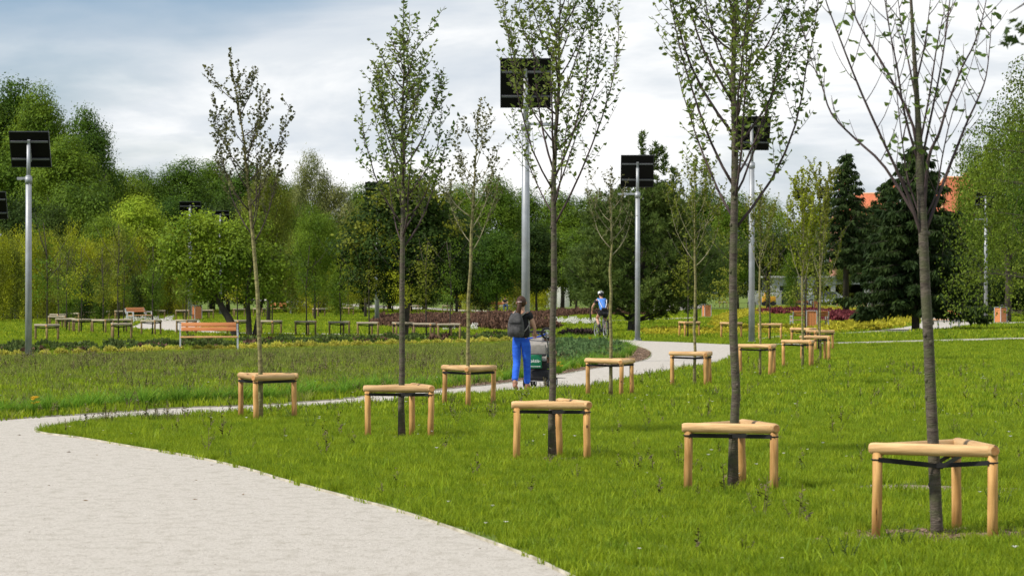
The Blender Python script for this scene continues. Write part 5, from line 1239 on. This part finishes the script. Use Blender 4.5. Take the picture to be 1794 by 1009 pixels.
# far white buildings behind the lane
house_w = thing('white_cabin', 'small white cabin with one dark window far behind the seated man', 'cabin', (PX(884, 185*K), 185*K, 0))
wall_with_windows(house_w, 2.4, 3.2, -1.2, [(.5,1.9,.5,.8)], M_plaster); mb = MB(); mb.box((-1.05,.15,1.6), (.3,2.4,3.2)); mb.box((1.05,.15,1.6), (.3,2.4,3.2)); mb.box((0,1.3,1.6), (1.8,.3,3.2)); mb.build('side_wall', M_plaster, house_w)
mb = MB(); mb.add([(-1.4,-1.5,3.2),(1.4,-1.5,3.2),(1.4,1.6,3.2),(-1.4,1.6,3.2),(-1.4,0,3.7),(1.4,0,3.7)], [(0,1,5,4),(3,4,5,2),(0,4,3),(1,2,5),(0,3,2,1)]); mb.build('roof', M_plaster, house_w)
mb = MB(); mb.box((.5,-1.17,1.9), (.46,.03,.76)); mb.build('pane', M_glass, house_w)
for x, d, w, h, lab in [(528,178,2.8,1.9,'pale grey wall panel behind the narrow trees left of centre'),(976,178,2.6,2.3,'white low shed wall seen left of the pine through the trees'),(1340,205,4.0,1.6,'low beige wall left of the grey garage')]:
    d *= K; w_ = thing('garden_wall', lab, 'wall', (PX(x, d), d, 0)); 
    for k in range(2):
        mb = MB(); mb.rbox(((k-.5)*(w/2+.01), 0, h/2), (w/2-.02, .25, h), .02); mb.build('wall_panel', M_conc if x != 976 else M_plaster, w_)
    mb = MB(); mb.box((0,0,h+.06), (w+.1,.35,.1)); mb.build('coping', M_conc, w_)
st_ = thing('information_stand', 'tilted white information board on a post behind the big lamp pole', 'information board', G(932,541)); mb = MB(); mb.tube([(0,0,0),(0,0,2.0)], .06, 8); mb.build('post', M_steel, st_); mb = MB(); mb.box((0,0,2.1), (1.6,1.0,.06), (0,.45,0)); mb.build('board', M_plaster, st_)
pt = thing('picnic_table', 'low wooden table between the distant bench and the silver car', 'table', G(1480,541)); 
mb = MB(); 
for k in range(4): q = MB(); q.box((0,-.36+.24*k,.74), (1.9,.22,.045)); q.build('table_plank', M_rail2, pt)
for sx in (-.7,.7): q = MB(); q.box((sx,0,.36), (.10,.7,.715)); q.build('leg', M_post2, pt)
# dark fence behind the columnar trees
fc = thing('board_fence', 'dark board fence with pale concrete posts behind the columnar trees at the left', 'fence', (0,0,0)); pm_ = MB(); pm_.box((0,0,.5), (.13,.12,1.0)); post_me = pm_.mesh('post', M_conc); bd = MB(); bd.box((0,0,0), (1,.03,.18)); board_me = bd.mesh('board', M_fence)
fa, fb = Vector((PX(-60, 96*K), 96*K, 0)), Vector((PX(345, 128*K), 128*K, 0)); nseg = 24
for k in range(nseg+1):
    q = fa.lerp(fb, k/nseg); link('post', post_me, fc, q, (0,0,math.atan2(fb.y-fa.y, fb.x-fa.x)))
    if k < nseg:
        q2 = fa.lerp(fb, (k+.5)/nseg); L_ = (fb-fa).length/nseg-.14
        for j in range(5):
            o = link('board', board_me, fc, q2+Vector((0,0,.10+.2*j)), (0,0,math.atan2(fb.y-fa.y, fb.x-fa.x))); o.scale = (L_,1,1)
fc2 = thing('board_fence', 'dark horizontal board fence glimpsed behind the lawn at the right', 'fence', (0,0,0)); fa, fb = Vector((PX(1668,128*K),128*K,0)), Vector((PX(1800,122*K),122*K,0))
for k in range(6):
    q = fa.lerp(fb, k/5); link('post', post_me, fc2, q).scale = (1,1,1.5)
    if k < 5:
        for j in range(6): o = link('board', board_me, fc2, fa.lerp(fb, (k+.5)/5)+Vector((0,0,.12+.23*j)), (0,0,math.atan2(fb.y-fa.y, fb.x-fa.x))); o.scale = ((fb-fa).length/5-.14,1,1.1)

# ================================================================== PEOPLE
def skin_mesh(name, J, E, m, subd=2, root=None):
    """one continuous surface grown round a skeleton of joints {name:(x,y,z,rx,ry)}"""
    names = list(J); idx = {n: i for i, n in enumerate(names)}
    me = bpy.data.meshes.new(name); me.from_pydata([J[n][:3] for n in names], [(idx[a], idx[b_]) for a, b_ in E], []); me.update()
    o = bpy.data.objects.new(name, me); COL.objects.link(o)
    md = o.modifiers.new('skin', 'SKIN'); md.use_smooth_shade = True; md.branch_smoothing = .6
    sv = me.skin_vertices[0].data
    for n, i in idx.items():
        rr = J[n][3:]; sv[i].radius = (rr[0], rr[1] if len(rr) > 1 else rr[0]); sv[i].use_root = (n == (root or names[0]))
    sd = o.modifiers.new('sub', 'SUBSURF'); sd.levels = subd; sd.render_levels = subd
    dg = bpy.context.evaluated_depsgraph_get(); ev = o.evaluated_get(dg); nm = bpy.data.meshes.new_from_object(ev)
    bpy.data.objects.remove(o); bpy.data.meshes.remove(me); nm.name = name; nm.materials.clear(); nm.materials.append(m)
    for p_ in nm.polygons: p_.use_smooth = True; p_.material_index = 0
    return nm
def lerp3(a, b_, t): return tuple(a[i]+(b_[i]-a[i])*t for i in range(3))
def body(P, hand_curl=.6):
    """P: positions of joints -> joints and edges incl. five separate fingers"""
    J = {'pelvis': (*P['pelvis'],.125,.10), 'waist': (*P['waist'],.105,.085), 'chest': (*P['chest'],.135,.10), 'upper': (*P['upper'],.09,.08), 'neck': (*P['neck'],.050), 'skull': (*P['skull'],.064), 'head': (*P['head'],.084,.088), 'crown': (*P['crown'],.060)}
    E = [('pelvis','waist'),('waist','chest'),('chest','upper'),('upper','neck'),('neck','skull'),('skull','head'),('head','crown')]
    for s_ in 'LR':
        J['sho'+s_] = (*P['sho'+s_],.050); J['elb'+s_] = (*P['elb'+s_],.036); J['mid'+s_] = (*lerp3(P['sho'+s_], P['elb'+s_], .5),.042); J['wri'+s_] = (*P['wri'+s_],.024); J['for'+s_] = (*lerp3(P['elb'+s_], P['wri'+s_], .3),.036)
        w = Vector(P['wri'+s_]); e = Vector(P['elb'+s_]); d = (w-e).normalized(); pm_ = w+d*.07; J['pal'+s_] = (*pm_,.030,.018)
        E += [('upper','sho'+s_),('sho'+s_,'mid'+s_),('mid'+s_,'elb'+s_),('elb'+s_,'for'+s_),('for'+s_,'wri'+s_),('wri'+s_,'pal'+s_)]
        J['hip'+s_] = (*P['hip'+s_],.085); J['thi'+s_] = (*lerp3(P['hip'+s_], P['kne'+s_], .5),.072); J['kne'+s_] = (*P['kne'+s_],.052); J['cal'+s_] = (*lerp3(P['kne'+s_], P['ank'+s_], .35),.052); J['ank'+s_] = (*P['ank'+s_],.034); J['toe'+s_] = (*P['toe'+s_],.032,.024)
        E += [('pelvis','hip'+s_),('hip'+s_,'thi'+s_),('thi'+s_,'kne'+s_),('kne'+s_,'cal'+s_),('cal'+s_,'ank'+s_),('ank'+s_,'toe'+s_)]
    return J, E
def finger_mesh(P, s_):
    """four fingers and a thumb curling round what the hand holds"""
    w = Vector(P['wri'+s_]); e = Vector(P['elb'+s_]); d = (w-e).normalized(); side = d.cross(Vector((0,0,1))).normalized(); dn = side.cross(d).normalized(); 
    if dn.z > 0: dn = -dn
    mb = MB(); b0 = w+d*.085
    for k, (u, l) in enumerate([(-.027,.070),(-.009,.080),(.010,.075),(.027,.060)]):
        a = b0+side*u; mb.tube([a-d*.02, a+d*l*.4, a+d*l*.6+dn*l*.35, a+d*l*.45+dn*l*.75], [.0095,.0085,.008,.006], 6)
    sg = -1 if s_ == 'L' else 1; a = w+d*.03-side*sg*.03*(-1 if s_=='L' else 1)
    mb.tube([a, a+d*.03+dn*.02-side*.012*sg, a+d*.045+dn*.045], [.011,.0095,.007], 6); return mb
def cloth(name, keys, J, E, grow, m, parent, subd=2):
    JJ = {k: J[k][:3]+tuple(r_+grow.get(k, .014) for r_ in (J[k][3:] if len(J[k]) > 4 else (J[k][3], J[k][3]))) for k in keys}
    EE = [(a, b_) for a, b_ in E if a in keys and b_ in keys]; return link(name, skin_mesh(name, JJ, EE, m, subd), parent)
# ---- walking woman (local +Y is her heading)
wl = G(913,682); woman = thing('person', 'woman in black T-shirt and bright blue trousers walking away, pushing the stroller', 'person', wl, math.radians(-14))
P = dict(pelvis=(0,0,.94), waist=(0,.0,1.07), chest=(0,.01,1.25), upper=(0,0,1.37), neck=(0,.0,1.445), skull=(0,.03,1.51), head=(.0,.03,1.575), crown=(0,.02,1.635),
 shoL=(-.155,0,1.365), shoR=(.155,0,1.365), elbL=(-.20,.10,1.12), elbR=(.235,.05,1.13), wriL=(-.10,.31,1.02), wriR=(.19,.27,1.02),
 hipL=(-.085,0,.88), hipR=(.085,0,.88), kneL=(-.075,-.02,.49), kneR=(.085,.10,.49), ankL=(-.055,-.26,.155), ankR=(.085,.12,.085), toeL=(-.05,-.15,.04), toeR=(.09,.25,.03))
J, E = body(P); bd_ = link('body', skin_mesh('body', J, E, M_skin), woman)
for s_ in 'LR': finger_mesh(P, s_).build('fingers', M_skin, woman)
tro = ['pelvis','hipL','hipR','thiL','thiR','kneL','kneR','calL','calR','ankL','ankR']
J2 = dict(J); J2['belt'] = (0,0,1.05,.155,.125); E2 = E+[('pelvis','belt')]; cloth('trousers', tro+['belt'], J2, E2, dict(belt=.0, pelvis=.026, hipL=.026, hipR=.026, thiL=.018, thiR=.018, kneL=.020, kneR=.020, calL=.018, calR=.018, ankL=.026, ankR=.026), M_blue, woman)
Jw = dict(J); Jw['hem'] = (0,.0,.90,.185,.155); cloth('t_shirt', ['hem','waist','chest','upper','shoL','shoR','midL','midR'], Jw, E+[('hem','waist')], dict(hem=.012, waist=.062, chest=.034, upper=.036, shoL=.028, shoR=.028, midL=.022, midR=.022), M_bshirt, woman)
mb = MB(); mb.ball((0,.018,1.585), (.092,.105,.11), 14, 10); mb.tube([(0,-.06,1.62),(0,-.105,1.60),(.0,-.13,1.55),(-.004,-.145,1.46),(-.012,-.15,1.37),(-.02,-.155,1.29),(-.022,-.16,1.22)], [.035,.034,.040,.046,.042,.030,.008], 10); mb.tube([(0,.0,1.60),(0,-.045,1.575),(0,-.05,1.50)], [.085,.075,.045], 10); mb.build('hair', M_hair, woman)
mb = MB(); mb.torus((0,-.115,1.585), .036, .008, 'Z', 12, 5); mb.build('hair_tie', mat('pale_band', (.6,.45,.45), rough=.7), woman)
mb = MB(); mb.ball((0,.122,1.56), (.014,.018,.02), 8, 5)
for sx in (-1,1): mb.ball((sx*.090,.02,1.565), (.012,.018,.028), 8, 5)
mb.build('face', M_skin, woman); mb = MB()
for sx in (-1,1): mb.ball((sx*.032,.108,1.58), .011, 8, 5)
mb.build('eyes', M_plaster, woman)
for s_ in 'LR':
    an, to = Vector(P['ank'+s_]), Vector(P['toe'+s_]); mb = MB(); heel = an+Vector((0,-.035,-.06)); dv = (to-heel); mb.tube([heel, heel+dv*.5+Vector((0,0,-.012)), to+dv.normalized()*.05], [.034,.036,.028], 8); mb.torus(tuple(an+Vector((0,.03,-.035))), .042, .009, 'Y', 12, 5); mb.build('sandal', M_sandal, woman)
bp_o = thing('backpack', 'grey cloth backpack on the back of the walking woman', 'backpack', wl+Matrix.Rotation(math.radians(-14), 3, 'Z') @ Vector((-.05,-.19,.99)), math.radians(-14))
def loft(rings, n=20):
    mb = MB(); vs = []
    for z, w, dpt, y in rings:
        for k in range(n):
            a = 2*PI*k/n; c_, s_ = math.cos(a), math.sin(a); vs.append((math.copysign(abs(c_)**.6, c_)*w, y+math.copysign(abs(s_)**.6, s_)*dpt, z))
    m_ = len(rings); mb.add(vs, [(j*n+k, j*n+(k+1) % n, (j+1)*n+(k+1) % n, (j+1)*n+k) for j in range(m_-1) for k in range(n)]+[tuple(reversed(range(n))), tuple((m_-1)*n+k for k in range(n))], 0, True); return mb
loft([(-.04,.10,.05,0),(-.025,.135,.075,0),(.03,.152,.085,0),(.13,.150,.085,0),(.23,.138,.078,0),(.31,.118,.062,.005),(.37,.085,.045,.01),(.40,.04,.02,.015)]).build('main_bag', M_pack, bp_o)
mb = loft([(-.01,.085,.02,-.075),(.0,.105,.04,-.075),(.08,.112,.048,-.075),(.155,.105,.042,-.072),(.17,.085,.02,-.068)]); mb.build('front_pocket', M_pack, bp_o)
mb = loft([(.215,.105,.02,-.075),(.225,.118,.035,-.062),(.29,.108,.036,-.045),(.345,.085,.03,-.028),(.375,.05,.015,-.015)]); mb.build('flap', M_pack, bp_o); mb = MB(); mb.tube([(-.09,-.118,.17),(.0,-.122,.175),(.09,-.118,.17)], .005, 5); mb.tube([(-.11,-.105,.215),(0,-.112,.205),(.11,-.105,.215)], .005, 5); mb.build('zip', M_black, bp_o)
for sx in (-1,1):
    mb = MB(); mb.tube([(sx*.075,.04,.33),(sx*.10+.05,.10,.405),(sx*.11+.05,.19,.425),(sx*.12+.05,.29,.36),(sx*.13+.05,.30,.25)], [.016]*5, 6); mb.tube([(sx*.15,.02,.06),(sx*.17+.02,.10,.13),(sx*.17+.03,.20,.20)], .012, 6); mb.build('strap', M_grey, bp_o)
mb = MB(); mb.tube([(-.03,.03,.34),(0,.02,.375),(.03,.03,.34)], .006, 6); mb.build('handle', M_pack, bp_o)

# ---- stroller
sl = G(944,679); S_ = thing('stroller', 'stroller with a grey hood, black basket and a green banner, pushed by the woman', 'stroller', sl, math.radians(-14))
mb = MB()
for sx in (-1,1):
    mb.tube([(sx*.22,-.16,.10),(sx*.21,.0,.50),(sx*.20,-.18,.88),(sx*.19,-.27,1.03)], .012, 7); mb.tube([(sx*.22,.42,.12),(sx*.21,.12,.52),(sx*.20,.02,.60)], .011, 7); mb.tube([(sx*.22,-.16,.14),(sx*.22,.42,.16)], .009, 6)
mb.tube([(-.22,-.16,.13),(.22,-.16,.13)], .009, 6); mb.build('frame', mat('grey_tube', (.18,.18,.19), rough=.4, metal=.5), S_)
mb = MB(); mb.tube([(-.19,-.27,1.03),(0,-.285,1.04),(.19,-.27,1.03)], .018, 8); mb.build('handlebar', M_black, S_)
mb = MB(); hp = []; n_ = 9
vs = []
for i in range(n_):
    a = PI*i/(n_-1)*.62+.12; y, z = -.10+.36-.40*math.cos(a)*1.0, .60+.32*math.sin(a); vs.append((y, z))
vv = []; 
for y, z in vs: vv += [(-.19,y,z),(.19,y,z)]
mb.add(vv, [(2*i, 2*i+1, 2*i+3, 2*i+2) for i in range(n_-1)], 0, True)
side = [(.05,.50)]
for sx in (-.19,.19): mb.add([(sx,.10,.55)]+[(sx,y,z) for y, z in vs], [(0, i+1, i+2) for i in range(n_-1)])
mb.add([(-.19,-.14,.66),(.19,-.14,.66),(.185,-.20,.50),(-.185,-.20,.50)], [(0,1,2,3)]); mb.rbox((0,-.15,.66), (.36,.05,.30), .02, (.15,0,0)); mb.build('hood', M_grey, S_)
mb = MB(); mb.rbox((0,.10,.40), (.36,.42,.10), .03); mb.rbox((0,-.12,.46), (.36,.05,.36), .02, (.2,0,0)); mb.build('seat', M_black, S_)
mb = MB(); mb.rbox((0,.06,.235), (.38,.46,.20), .05); mb.build('basket', M_black, S_)
wheel_m = MB(); wheel_m.torus((0,0,0), .072, .017, 'X', 20, 6); wheel_m = wheel_m.mesh('wheel', M_rubber); hub_m = MB(); hub_m.tube([(-.012,0,0),(.012,0,0)], .05, 12); hub_m = hub_m.mesh('hub', M_alu)
for sx in (-1,1):
    for y in (-.16,.42):
        for k in (-.03,.03):
            w_ = link('wheel', wheel_m, S_, (sx*.20+k, y, .089)); link('hub', hub_m, w_)
banner = thing('banner_bag', 'green bag with white lettering hanging on the back of the stroller', 'bag', sl+Matrix.Rotation(math.radians(-14), 3, 'Z') @ Vector((-.035,-.245,.36)), math.radians(-14))
mb = MB(); mb.rbox((0,0,.13), (.30,.05,.25), .012); mb.build('bag_body', M_green, banner)
cu = bpy.data.curves.new('lettering', 'FONT'); cu.body = 'Praktis-'; cu.size = .085; cu.align_x = 'CENTER'; cu.extrude = .001; cu.shear = .15
t_o = bpy.data.objects.new('lettering', cu); COL.objects.link(t_o); dg = bpy.context.evaluated_depsgraph_get(); tme = bpy.data.meshes.new_from_object(t_o.evaluated_get(dg)); bpy.data.objects.remove(t_o); tme.materials.clear(); tme.materials.append(M_paint)
link('lettering', tme, banner, (0,-.0275,.115), (PI/2,0,0)); mb = MB(); mb.box((0,-.0265,.04), (.26,.002,.008)); mb.build('print_line', M_paint, banner)
# child in the stroller
ch = thing('person', 'small child with brown hair and a light blue top sitting in the stroller', 'child', sl+Matrix.Rotation(math.radians(-14), 3, 'Z') @ Vector((.155,.12,.45)), math.radians(-14))
CJ = {'pelvis': (0,0,.07,.085,.07), 'chest': (0,-.02,.24,.085,.07), 'neck': (0,-.01,.335,.035), 'skull': (0,0,.38,.055), 'head': (0,.0,.43,.075), 'crown': (0,0,.475,.05), 'shoL': (-.09,-.01,.29,.032), 'elbL': (-.12,.06,.18,.026), 'wriL': (-.06,.14,.16,.018), 'shoR': (.09,-.01,.29,.032), 'elbR': (.12,.06,.18,.026), 'wriR': (.06,.14,.16,.018), 'kneL': (-.06,.22,.10,.045), 'ankL': (-.06,.26,-.08,.03), 'kneR': (.06,.22,.10,.045), 'ankR': (.06,.26,-.08,.03)}
CE = [('pelvis','chest'),('chest','neck'),('neck','skull'),('skull','head'),('head','crown'),('chest','shoL'),('shoL','elbL'),('elbL','wriL'),('chest','shoR'),('shoR','elbR'),('elbR','wriR'),('pelvis','kneL'),('kneL','ankL'),('pelvis','kneR'),('kneR','ankR')]
link('body', skin_mesh('body', CJ, CE, M_skin), ch); cloth('t_shirt', ['pelvis','chest','shoL','shoR'], CJ, CE, dict(pelvis=.012, chest=.014, shoL=.012, shoR=.012), M_lblue, ch)
mb = MB(); mb.ball((0,-.015,.44), (.083,.088,.085), 12, 8); mb.build('hair', M_hair, ch)
# balance bike laid across the stroller
bb = thing('balance_bike', 'small blue balance bike with white rimmed wheels carried on top of the stroller', 'balance bike', sl+Matrix.Rotation(math.radians(-14), 3, 'Z') @ Vector((.0,-.02,.985)), math.radians(-14))
def wheel_disc(c, R, rim_m, tyre_m, root, ns=12, axis_rot=(0,0,0)):
    mb = MB(); mb.torus((0,0,0), R-.02, .020, 'Y', 28, 7); w_ = mb.build('wheel', tyre_m, root, c, axis_rot); mb = MB(); mb.torus((0,0,0), R-.045, .008, 'Y', 24, 5)
    for k in range(ns): a = 2*PI*k/ns; mb.tube([(0,0,0), ((R-.045)*math.cos(a), 0, (R-.045)*math.sin(a))], .0035, 4)
    mb.tube([(0,-.02,0),(0,.02,0)], .018, 8); mb.build('rim', rim_m, w_); return w_
wheel_disc((.17,-.04,.02), .118, M_paint, M_rubber, bb, 12, (0.3,.25,.25)); wheel_disc((-.36,.14,-.12), .118, M_paint, M_rubber, bb, 12, (0.3,.25,.3))
mb = MB(); mb.tube([(.17,-.06,.02),(.07,-.03,-.03),(-.02,-.0,-.05),(-.2,.06,-.08),(-.36,.14,-.12)], .016, 7); mb.tube([(.02,-.02,.0),(-.06,-.02,.07),(-.10,-.0,.10)], .012, 6); mb.build('frame', M_bbike, bb)
mb = MB(); mb.rbox((-.30,-.09,-.14), (.10,.16,.07), .02, (0,.3,0)); mb.build('saddle', M_bbike, bb)
mb = MB(); mb.tube([(-.13,-.14,.11),(-.11,0,.12),(-.09,.14,.09)], .010, 6); mb.build('handlebar', M_black, bb)
# ---- cyclist
cl = G(1054,593.5); RZ = math.radians(16); R3 = Matrix.Rotation(RZ, 3, 'Z')
bk = thing('bicycle', 'black touring bicycle with a pannier ridden away along the path', 'bicycle', cl, RZ)
def bwheel(y):
    mb = MB(); mb.torus((0,y,.34), .322, .02, 'X', 36, 8); w_ = mb.build('wheel', M_rubber, bk); mb = MB(); mb.torus((0,y,.34), .298, .010, 'X', 32, 5)
    for k in range(20): a = 2*PI*k/20; mb.tube([(0,y,.34),(0,y+.3*math.cos(a),.34+.3*math.sin(a))], .0025, 3)
    mb.tube([(-.04,y,.34),(.04,y,.34)], .022, 8); mb.build('rim', M_alu, w_)
bwheel(-.50); bwheel(.56)
mb = MB(); mb.tube([(0,-.05,.30),(0,-.20,.80)], .017, 8); mb.tube([(0,-.19,.78),(0,.36,.84)], .016, 8); mb.tube([(0,-.05,.30),(0,.38,.72)], .018, 8); mb.tube([(0,.35,.92),(0,.40,.66)], .018, 8)
for sx in (-.05,.05): mb.tube([(sx,-.50,.34),(0,-.05,.30)], .009, 6); mb.tube([(sx,-.50,.34),(0,-.19,.76)], .008, 6); mb.tube([(sx,.56,.34),(0,.40,.66)], .011, 6)
mb.build('frame', mat('bike_frame_paint', (.25,.26,.28), rough=.3, metal=.5), bk)
mb = MB(); mb.tube([(-.30,.32,1.0),(-.10,.38,1.03),(.10,.38,1.03),(.30,.32,1.0)], .014, 7); mb.tube([(0,.35,.90),(0,.38,1.03)], .014, 6); mb.build('handlebar', M_black, bk)
mb = MB(); mb.rbox((0,-.26,.93), (.15,.26,.05), .02); mb.tube([(0,-.20,.78),(0,-.23,.92)], .014, 6); mb.build('saddle', M_black, bk)
mb = MB(); mb.tube([(-.07,-.05,.30),(.07,-.05,.30)], .06, 14); mb.tube([(.08,-.05,.30),(.09,.02,.16)], .012, 6); mb.tube([(-.08,-.05,.30),(-.09,-.12,.44)], .012, 6); mb.box((.13,.02,.155), (.09,.08,.02)); mb.box((-.13,-.12,.445), (.09,.08,.02)); mb.build('crank', M_black, bk)
mb = MB(); mb.box((0,-.52,.74), (.10,.36,.015)); mb.tube([(.05,-.52,.34),(.05,-.50,.73)], .006, 5); mb.tube([(-.05,-.52,.34),(-.05,-.50,.73)], .006, 5); mb.build('rack', M_black, bk)
mb = MB(); mb.rbox((.13,-.54,.54), (.11,.30,.34), .03); mb.build('pannier', M_black, bk)
cyc = thing('person', 'cyclist riding away in a blue jersey, black shorts and a white helmet', 'person', cl, RZ)
P = dict(pelvis=(0,-.24,1.02), waist=(0,-.17,1.14), chest=(0,-.06,1.31), upper=(0,.02,1.44), neck=(0,.06,1.515), skull=(0,.10,1.575), head=(0,.11,1.635), crown=(0,.10,1.69),
 shoL=(-.18,.02,1.43), shoR=(.18,.02,1.43), elbL=(-.31,.14,1.18), elbR=(.31,.14,1.18), wriL=(-.285,.25,1.04), wriR=(.285,.25,1.04),
 hipL=(-.095,-.22,.97), hipR=(.095,-.22,.97), kneL=(-.14,.14,.76), kneR=(.13,.06,.60), ankL=(-.125,-.10,.48), ankR=(.13,-.04,.20), toeL=(-.13,.03,.465), toeR=(.135,.10,.16))
J, E = body(P)
for k_ in ('calL','calR','thiL','thiR'): J[k_] = J[k_][:3]+(J[k_][3]*1.12,)
link('body', skin_mesh('body', J, E, M_skin), cyc)
for s_ in 'LR': finger_mesh(P, s_).build('fingers', M_skin, cyc)
cloth('shorts', ['pelvis','hipL','hipR','thiL','thiR'], J, E, dict(pelvis=.03, hipL=.026, hipR=.026, thiL=.02, thiR=.02), M_black, cyc)
cloth('jersey', ['pelvis','waist','chest','upper','shoL','shoR'], J, E, dict(pelvis=.012, waist=.034, chest=.036, upper=.022, shoL=.022, shoR=.022), M_jersey, cyc)
cloth('sleeve', ['shoL','midL'], J, E, dict(shoL=.026, midL=.018), M_black, cyc); cloth('sleeve', ['shoR','midR'], J, E, dict(shoR=.026, midR=.018), M_black, cyc)
mb = MB()
for sx in (-1,1): mb.tube([(sx*.155,-.10,1.44),(sx*.13,-.19,1.33),(sx*.08,-.27,1.20),(sx*.05,-.31,1.10)], .012, 6)
mb.build('white_stripe', M_paint, cyc); mb = MB(); mb.rbox((0,-.325,1.09), (.22,.07,.12), .03, (.5,0,0)); mb.build('waist_bag', M_black, cyc)
mb = MB(); mb.ball((0,.10,1.685), (.105,.135,.085), 14, 9); mb.build('helmet', M_paint, cyc); mb = MB(); mb.ball((0,.06,1.655), (.098,.115,.085), 12, 8); 
for sx in (-.05,0,.05): mb.ball((sx,.02,1.74), (.014,.07,.025), 8, 5)
mb.build('helmet_shell', M_black, cyc)
for s_ in 'LR':
    an, to = Vector(P['ank'+s_]), Vector(P['toe'+s_]); mb = MB(); mb.tube([an+Vector((0,-.04,-.03)), (an+to)/2+Vector((0,0,-.012)), to+Vector((0,.03,0))], [.040,.042,.032], 8); mb.tube([an, an+Vector((0,0,.07))], .042, 8); mb.build('shoe', M_pack, cyc)
# ---- seated man far away
sm = G(885,546); sm.z = 0; man = thing('person', 'man in dark shirt and blue jeans sitting at the distant bench end', 'person', sm, math.radians(4))
P = dict(pelvis=(0,.06,.53), waist=(0,.05,.68), chest=(0,.03,.85), upper=(0,.0,.97), neck=(0,-.02,1.05), skull=(0,-.06,1.10), head=(0,-.08,1.16), crown=(0,-.07,1.215),
 shoL=(-.17,0,.96), shoR=(.17,0,.96), elbL=(-.22,-.10,.72), elbR=(.22,-.10,.72), wriL=(-.08,-.30,.72), wriR=(.08,-.30,.74), hipL=(-.09,.02,.52), hipR=(.09,.02,.52), kneL=(-.13,-.40,.52), kneR=(.15,-.40,.52), ankL=(-.13,-.42,.10), ankR=(.18,-.38,.10), toeL=(-.13,-.55,.035), toeR=(.19,-.51,.035))
J, E = body(P); link('body', skin_mesh('body', J, E, M_skin, 1), man)
for s_ in 'LR': finger_mesh(P, s_).build('fingers', M_skin, man)
cloth('jeans', tro, J, E, dict(pelvis=.022), M_jeans, man, 1); cloth('shirt', ['waist','chest','upper','shoL','shoR','midL','midR'], J, E, dict(waist=.03), M_navy, man, 1)
mb = MB(); mb.ball((0,-.06,1.18), (.093,.098,.085), 12, 8); mb.build('hair', M_hair, man); mb = MB(); mb.ball((0,-.165,1.14), (.013,.02,.018), 6, 4); mb.build('nose', M_skin, man)
mb = MB()
for sx in (-.03,.03): mb.ball((sx,-.158,1.165), .010, 6, 4)
mb.build('eyes', M_dark, man)
for s_ in 'LR':
    an, to = Vector(P['ank'+s_]), Vector(P['toe'+s_]); mb = MB(); mb.tube([an+Vector((0,.04,-.06)), (an+to)/2+Vector((0,0,-.02)), to], [.04,.042,.035], 8); mb.build('shoe', M_black, man)
